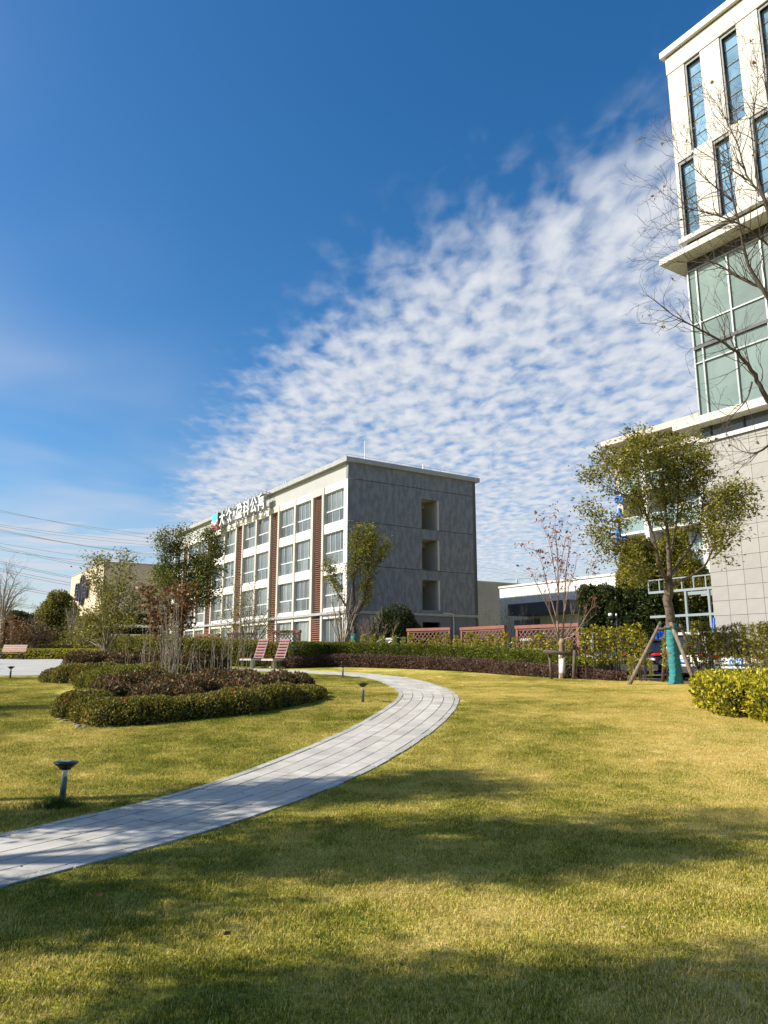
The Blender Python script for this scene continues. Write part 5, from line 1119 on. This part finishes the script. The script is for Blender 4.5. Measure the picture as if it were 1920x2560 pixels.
# trees left of the picture whose shade falls across the lawn
def shade_tree(x, y, h, cr, seed, label, th=None, n=10, leafn=26, leaf='l_camphor'):
    rng = np.random.default_rng(seed); b = (x, y, G(y))
    return tree('shade_tree', label, 'tree', auto_limbs(b, h, th or h*.35, cr, n, rng, .13), 'bark', leaf, seed, dict(per_m=3.6, L=.55, r=.014, lvl=1, spread0=.8, spread=.7, ratio=.6, up=.04, steps=3), dict(n=leafn, rad=.19, L=.12, W=.06, prob=.95), start=.3)
SHT = [(-8.6, 4.0, 5.2, .5, 121, 'short narrow tree by the path start left of the lawn', 1.8), (-9.9, 5.2, 10.4, .95, 122, 'tallest narrow tree left of the lawn', 4.4), (-10.4, 7.8, 8.6, .65, 123, 'narrow tree farther along the left lawn side', 4.6), (-9.2, 6.9, 5.2, .5, 124, 'short leafy tree between the tall trees left of the path', 2.0), (-8.6, 2.1, 9.6, .5, 125, 'slim tree near the path start', 3.6), (-18.5, 11.4, 8.0, 1.2, 126, 'leafy tree on the lawn left of the azalea bed'), (-19.5, 14.4, 8.6, 1.2, 127, 'leafy tree behind the lawn left of the bed'), (-33, 32.5, 10, 2.0, 128, 'leafy tree at the left side of the plaza'), (-36, 39, 10, 2.2, 129, 'leafy tree at the back left of the plaza')]
for a in SHT: shade_tree(*a)
# ------------------------------------------------------------------ parked cars
def car(x, y, rz, paint, label, suv=True):
    """length along +X (front), origin at the middle of the rear bumper"""
    t = thing('parked_car', label, 'car', (x, y, G(y)+.012), rz, None); hgt = 1.68 if suv else 1.44; Lc = 4.6
    # stations: x, half width at sill, belt half width, z low, z belt
    lowp = [(0, .70, .52, .62), (.06, .84, .36, .80), (.5, .90, .24, .98), (1.2, .92, .20, 1.0), (2.4, .92, .20, .98), (3.3, .92, .22, .95), (4.1, .88, .26, .86), (4.5, .76, .36, .74), (4.6, .62, .48, .62)]
    vs = []; fs = []
    for (sx_, w, z0, z1) in lowp:
        vs += [(sx_, -w*.9, z0), (sx_, -w, z0+.12), (sx_, -w*1.0, (z0+z1)/2), (sx_, -w*.94, z1), (sx_, -w*.5, z1+.03), (sx_, w*.5, z1+.03), (sx_, w*.94, z1), (sx_, w, (z0+z1)/2), (sx_, w, z0+.12), (sx_, w*.9, z0)]
    for i in range(len(lowp)-1):
        for j in range(10): fs.append((i*10+j, i*10+(j+1) % 10, (i+1)*10+(j+1) % 10, (i+1)*10+j))
    fs += [tuple(range(9, -1, -1)), tuple((len(lowp)-1)*10+j for j in range(10))]
    m = MB(); m.add(vs, fs); body = m.build('body', M[paint], t, True)
    # greenhouse
    rx = [(.12, .95, .70), (.34 if suv else .75, hgt-.06, .64), (.75 if suv else 1.2, hgt, .62), (2.2, hgt, .62), (2.6, hgt-.05, .63), (3.35, .97, .74)]
    vs = []; fs = []
    for (sx_, z, w) in rx: vs += [(sx_, -w-.12*(1-(z-.9)/(hgt-.9)) if z < 1 else -w, z), (sx_, w+.12*(1-(z-.9)/(hgt-.9)) if z < 1 else w, z)]
    n = len(rx)
    for i in range(n-1): fs.append((i*2, i*2+1, i*2+3, i*2+2))
    fs += [tuple(i*2 for i in range(n)), tuple(i*2+1 for i in range(n))[::-1], (0, (n-1)*2, (n-1)*2+1, 1)]
    m = MB(); m.add(vs, fs); m.build('cabin', M['carglass'], t)
    m = MB(); r0 = rx[1]; m.add([(r0[0]-.12, -.60, hgt-.05), (rx[2][0], -.65, hgt+.02), (2.3, -.65, hgt+.02), (2.75, -.62, hgt-.07), (r0[0]-.12, .60, hgt-.05), (rx[2][0], .65, hgt+.02), (2.3, .65, hgt+.02), (2.75, .62, hgt-.07), (r0[0]-.1, -.60, hgt-.10), (2.7, -.62, hgt-.12), (r0[0]-.1, .60, hgt-.10), (2.7, .62, hgt-.12)], [(0, 1, 5, 4), (1, 2, 6, 5), (2, 3, 7, 6), (0, 8, 9, 3, 2, 1), (4, 5, 6, 7, 11, 10), (0, 4, 10, 8)]); m.build('roof', M[paint], t)
    for s in (-1, 1):
        m = MB(); m.bar((.13, s*.80, .93), (r0[0], s*.63, hgt-.07), .10, .05); m.bar((3.3, s*.80, .95), (2.6, s*.64, hgt-.06), .06, .05); m.bar((1.95, s*.79, .95), (1.95, s*.645, hgt-.02), .07, .03); m.build('pillar', M[paint], t)
        m = MB(); m.add([(-.012, s*.56, .84), (-.012, s*.74, .83), (.10, s*.885, .84), (.12, s*.88, .93), (.0, s*.72, .93), (-.01, s*.58, .90)], [(0, 1, 4, 5), (1, 2, 3, 4)] if s > 0 else [(5, 4, 1, 0), (4, 3, 2, 1)]); m.build('tail_light', M['tail'], t)
        for wx in (.85, 3.65):
            m = MB(); n = 18; pr = [(.20, -.11), (.33, -.10), (.34, 0), (.33, .10), (.20, .11)]; m.lathe(pr, n); wo = m.build('wheel', M['tyre'], t, True); wo.location = (wx, s*.82, .33); wo.rotation_euler = (pi/2, 0, 0)
            m = MB(); m.lathe([(.0, -.115), (.21, -.115), (.21, .115), (.0, .115)], 12); m.build('rim', M['rim'], wo)
    m = MB(); m.box(-.03, .02, -.84, .84, .28, .50); m.build('bumper', M['darkmetal'], t)
    m = MB(); m.box(-.035, -.012, -.22, .22, .62, .76); pl = m.build('number_plate', M['plate'], t)
    m = MB()
    for k in range(6): m.box(-.039, -.036, -.18+k*.06, -.15+k*.06, .65, .73)
    m.build('plate_characters', M['signwhite'], pl)
    return t
cr_ = math.atan2(.5442, .8390)
p = at(1712, 1705, 26.2); car(p[0], 26.2, cr_, 'carwhite', 'white car with red tail lights parked behind the teal wrapped trunk')
p = at(1600, 1700, 28.2); car(p[0], 28.2, cr_, 'carblack', 'black car parked left of the white car behind the props', False)
p = at(1440, 1690, 30.6); car(p[0], 30.6, cr_, 'carsilver', 'silver car parked behind the whitewashed sapling')
p = at(1845, 1705, 23.9); car(p[0], 23.9, cr_, 'carwhite', 'white car nearly hidden by the tall olive shrubs below the tiled wall', False)
p = at(940, 1640, 43.4); car(p[0], 43.4, cr_, 'carwhite', 'white car whose roof shows above the clipped hedge at the pruned camphor', False)
p = at(1283, 1650, 34.4); car(p[0], 34.4, cr_, 'carwhite', 'white car seen through the gap between two lattice panels', False)
# ------------------------------------------------------------------ steel frame, floodlight, blue sheet, blue pole
Y = 34.0; c = at(1690, 1642, Y); c[2] = G(Y); sf = thing('steel_frame', 'pale galvanised steel frame standing against the tower corner', 'frame', c, ROT)
zt = at(1735, 1478, Y)[2]-c[2]; zm_ = at(1735, 1540, Y)[2]-c[2]
for x in (-.2, .75, 1.9):
    m = MB(); m.box(x-.05, x+.05, -.05, .05, -.05, zt-.06); m.build('post', M['steel'], sf)
for z in (zm_, zt): m = MB(); m.box(-1.2, 2.7, -.06, .06, z-.055, z+.055); m.build('beam', M['steel'], sf)
m = MB(); m.box(-1.2, 2.7, -.035, .035, zt+.55, zt+.60)
for x in np.arange(-1.2, 2.8, .6): m.box(x-.025, x+.025, -.03, .03, zt+.06, zt+.55)
m.build('guard_rail', M['steel'], sf)
for y in (1.6, 2.6): m = MB(); m.box(-.2, 2.7, y-.06, y+.06, zt-.1, zt+.05); m.build('beam', M['steel'], sf); m = MB(); m.box(1.5, 1.62, y-.06, y+.06, -.05, zt-.1); m.build('post', M['steel'], sf)
Y = 30.0; c = at(1547, 1642, Y); c[2] = G(Y); fl_ = thing('floodlight_pole', 'thin dark pole carrying a white floodlight above the shrubs', 'lamp post', c)
zt = at(1547, 1540, Y)[2]-c[2]; m = MB(); m.tube([(0, 0, -.05), (0, 0, zt)], .035, 8); m.build('pole', M['darkmetal'], fl_)
m = MB(); m.box(-.28, .05, -.03, .03, zt-.08, zt-.03); m.build('arm', M['darkmetal'], fl_)
m = MB(); m.lathe([(.03, -.07), (.07, -.06), (.09, .0), (.06, .05), (.02, .06)], 12, 0, (-.24, 0, zt+.06)); m.build('lamp_head', M['signwhite'], fl_, True)
m = MB(); m.lathe([(.02, 0), (.035, .02), (.035, .07), (.02, .10)], 10, 0, (0, 0, zt)); m.build('sensor_cap', M['signwhite'], fl_, True)
Y = 31.5; c = at(1655, 1642, Y); c[2] = G(Y); bs = thing('blue_sheet', 'bright blue corrugated metal sheet seen left of the teal wrapped trunk', 'sheet metal', c)
zt = at(1655, 1578, Y)[2]-c[2]
m = MB(); w = .5; nn = 24; vs = []; fs = []
for k in range(nn+1):
    x = -w/2+w*k/nn; yy = .03*(1 if k % 6 < 3 else -1)
    vs += [(x, yy, 0), (x, yy, zt), (x, yy+.012, 0), (x, yy+.012, zt)]
for k in range(nn): a = k*4; fs += [(a, a+4, a+5, a+1), (a+2, a+3, a+7, a+6), (a+1, a+5, a+7, a+3)]
m.add(vs, fs); m.build('sheet', M['blue'], bs)
Y = 29.2; c = at(1778, 1650, Y); c[2] = G(Y); bp_ = thing('blue_pole', 'leaning bright blue pole propped at the tower corner', 'pole', c); e = at(1785, 1545, Y+.2)-c; m = MB(); m.tube([(0, 0, 0), tuple(e)], .045, 8); m.build('shaft', M['blue'], bp_); m = MB(); m.tube([(0, 0, -.02), tuple(e*.03)], .06, 8); m.build('foot', M['darkmetal'], bp_)
# ------------------------------------------------------------------ power lines and pylon
def cable(p0, p1, d0, d1, sag, label, r=.04):
    a = at(*p0, d0); b = at(*p1, d1); m = MB(); n = 16; pts = []
    for k in range(n+1): f = k/n; p = a+(b-a)*f; p[2] -= sag*4*f*(1-f); pts.append(p)
    m.tube([p-a for p in pts], r, 4, cap=False); o = m.build('power_cable', M['cable']); o.location = tuple(a); tag(o, label, 'cable', 'overhead power cables')
lab = 'thin overhead power cable crossing the sky behind the cream hall and the block'
for p0, p1 in [((-60, 1302), (560, 1364)), ((-60, 1306), (560, 1374)), ((-60, 1314), (560, 1404)), ((-60, 1310), (560, 1412)), ((-60, 1318), (560, 1399)), ((-60, 1347), (560, 1424)), ((-60, 1352), (480, 1448)), ((-60, 1356), (480, 1453)), ((-60, 1366), (520, 1422)), ((-60, 1388), (400, 1470)), ((-60, 1392), (400, 1474)), ((-60, 1406), (400, 1484)), ((-60, 1412), (400, 1491)), ((-60, 1262), (560, 1368)), ((-60, 1268), (560, 1352)), ((-60, 1445), (400, 1510)), ((-60, 1450), (400, 1516)), ((-60, 1490), (400, 1540)), ((-60, 1495), (400, 1545))]:
    cable(p0, p1, 150, 190, 1.0, lab)
lab2 = 'thin power cable in the sky between the dark end wall and the camphor'
for p0, p1 in [((1100, 1402), (1700, 1468)), ((1100, 1410), (1700, 1474)), ((1100, 1440), (1700, 1490)), ((1100, 1447), (1700, 1494))]: cable(p0, p1, 190, 230, 1.0, lab2)
Y = 300; c = at(1300, 1642, Y); c[2] = G(Y); py_ = thing('pylon', 'tiny far lattice pylon top above the grey hall', 'pylon', c); H = at(1300, 1447, Y)[2]-c[2]; m = MB()
for sx_, sy_ in ((-1, -1), (1, -1), (1, 1), (-1, 1)): m.bar((sx_*2.6, sy_*2.6, 0), (sx_*.35, sy_*.35, H), .28, .28)
for k in range(9):
    f = k/9; f2 = (k+1)/9; a = 2.6-2.25*f; b = 2.6-2.25*f2
    m.bar((-a, -a, H*f), (b, -b, H*f2), .15, .15); m.bar((a, -a, H*f), (-b, -b, H*f2), .15, .15)
m.build('mast', M['cable'], py_)
for f in (.82, .92, .99): m = MB(); m.bar((-5.5, 0, H*f), (5.5, 0, H*f+.4), .25, .3); m.build('cross_arm', M['cable'], py_)
# ------------------------------------------------------------------ fallen leaves and a bird
def fallen(px_, py_, s, m_, label, group=None, up=0.):
    g = ground(px_, py_); b = MB(); r_ = random.Random(px_); n = 8; vs = [(0, 0, .012)]
    for k in range(n): a = 2*pi*k/n; rr_ = s*(.5+.5*abs(cos(a/2))**.5)*(.62 if k % 4 == 2 else 1); vs.append((cos(a)*rr_*1.2, sin(a)*rr_*.7, .012+r_.uniform(0, .5)*s*.6))
    b.add(vs, [(0, k+1, (k+1) % n+1) for k in range(n)]); o = b.build('fallen_leaf', m_); o.location = (g[0], g[1], g[2]+.03); o.rotation_euler = (up+r_.uniform(-.3, .3), r_.uniform(-.3, .3), r_.uniform(0, 6)); tag(o, label, 'leaf', group)
fb_ = mat('fallen_leaf_brown', (.13, .07, .03), .8, .3, 20); fr2 = mat('fallen_leaf_red', (.42, .05, .03), .6, .2, 20); ft_ = mat('fallen_leaf_tan', (.50, .33, .16), .8, .2, 20)
fallen(249, 2254, .028, fr2, 'single red fallen leaf lying on the grass')
fallen(1553, 2336, .034, ft_, 'round pale tan fallen leaf lying on the sunlit grass')
fallen(574, 2350, .028, fb_, 'upright curled brown fallen leaf standing in the grass', up=1.2)
for q in [(778, 2232), (720, 2103), (1027, 2340), (1180, 1982), (955, 2188), (1290, 2232), (208, 2235), (310, 2480), (1660, 1795), (1662, 1760), (1500, 2004), (880, 1990), (420, 1990), (640, 2060)]+[(int(rr.uniform(30, 1900)), int(rr.uniform(1860, 2500))) for _ in range(26)]:
    fallen(q[0], q[1], rr.uniform(.010, .022), fb_, 'small dry brown fallen leaf lying on the lawn', 'dry leaves on the lawn')
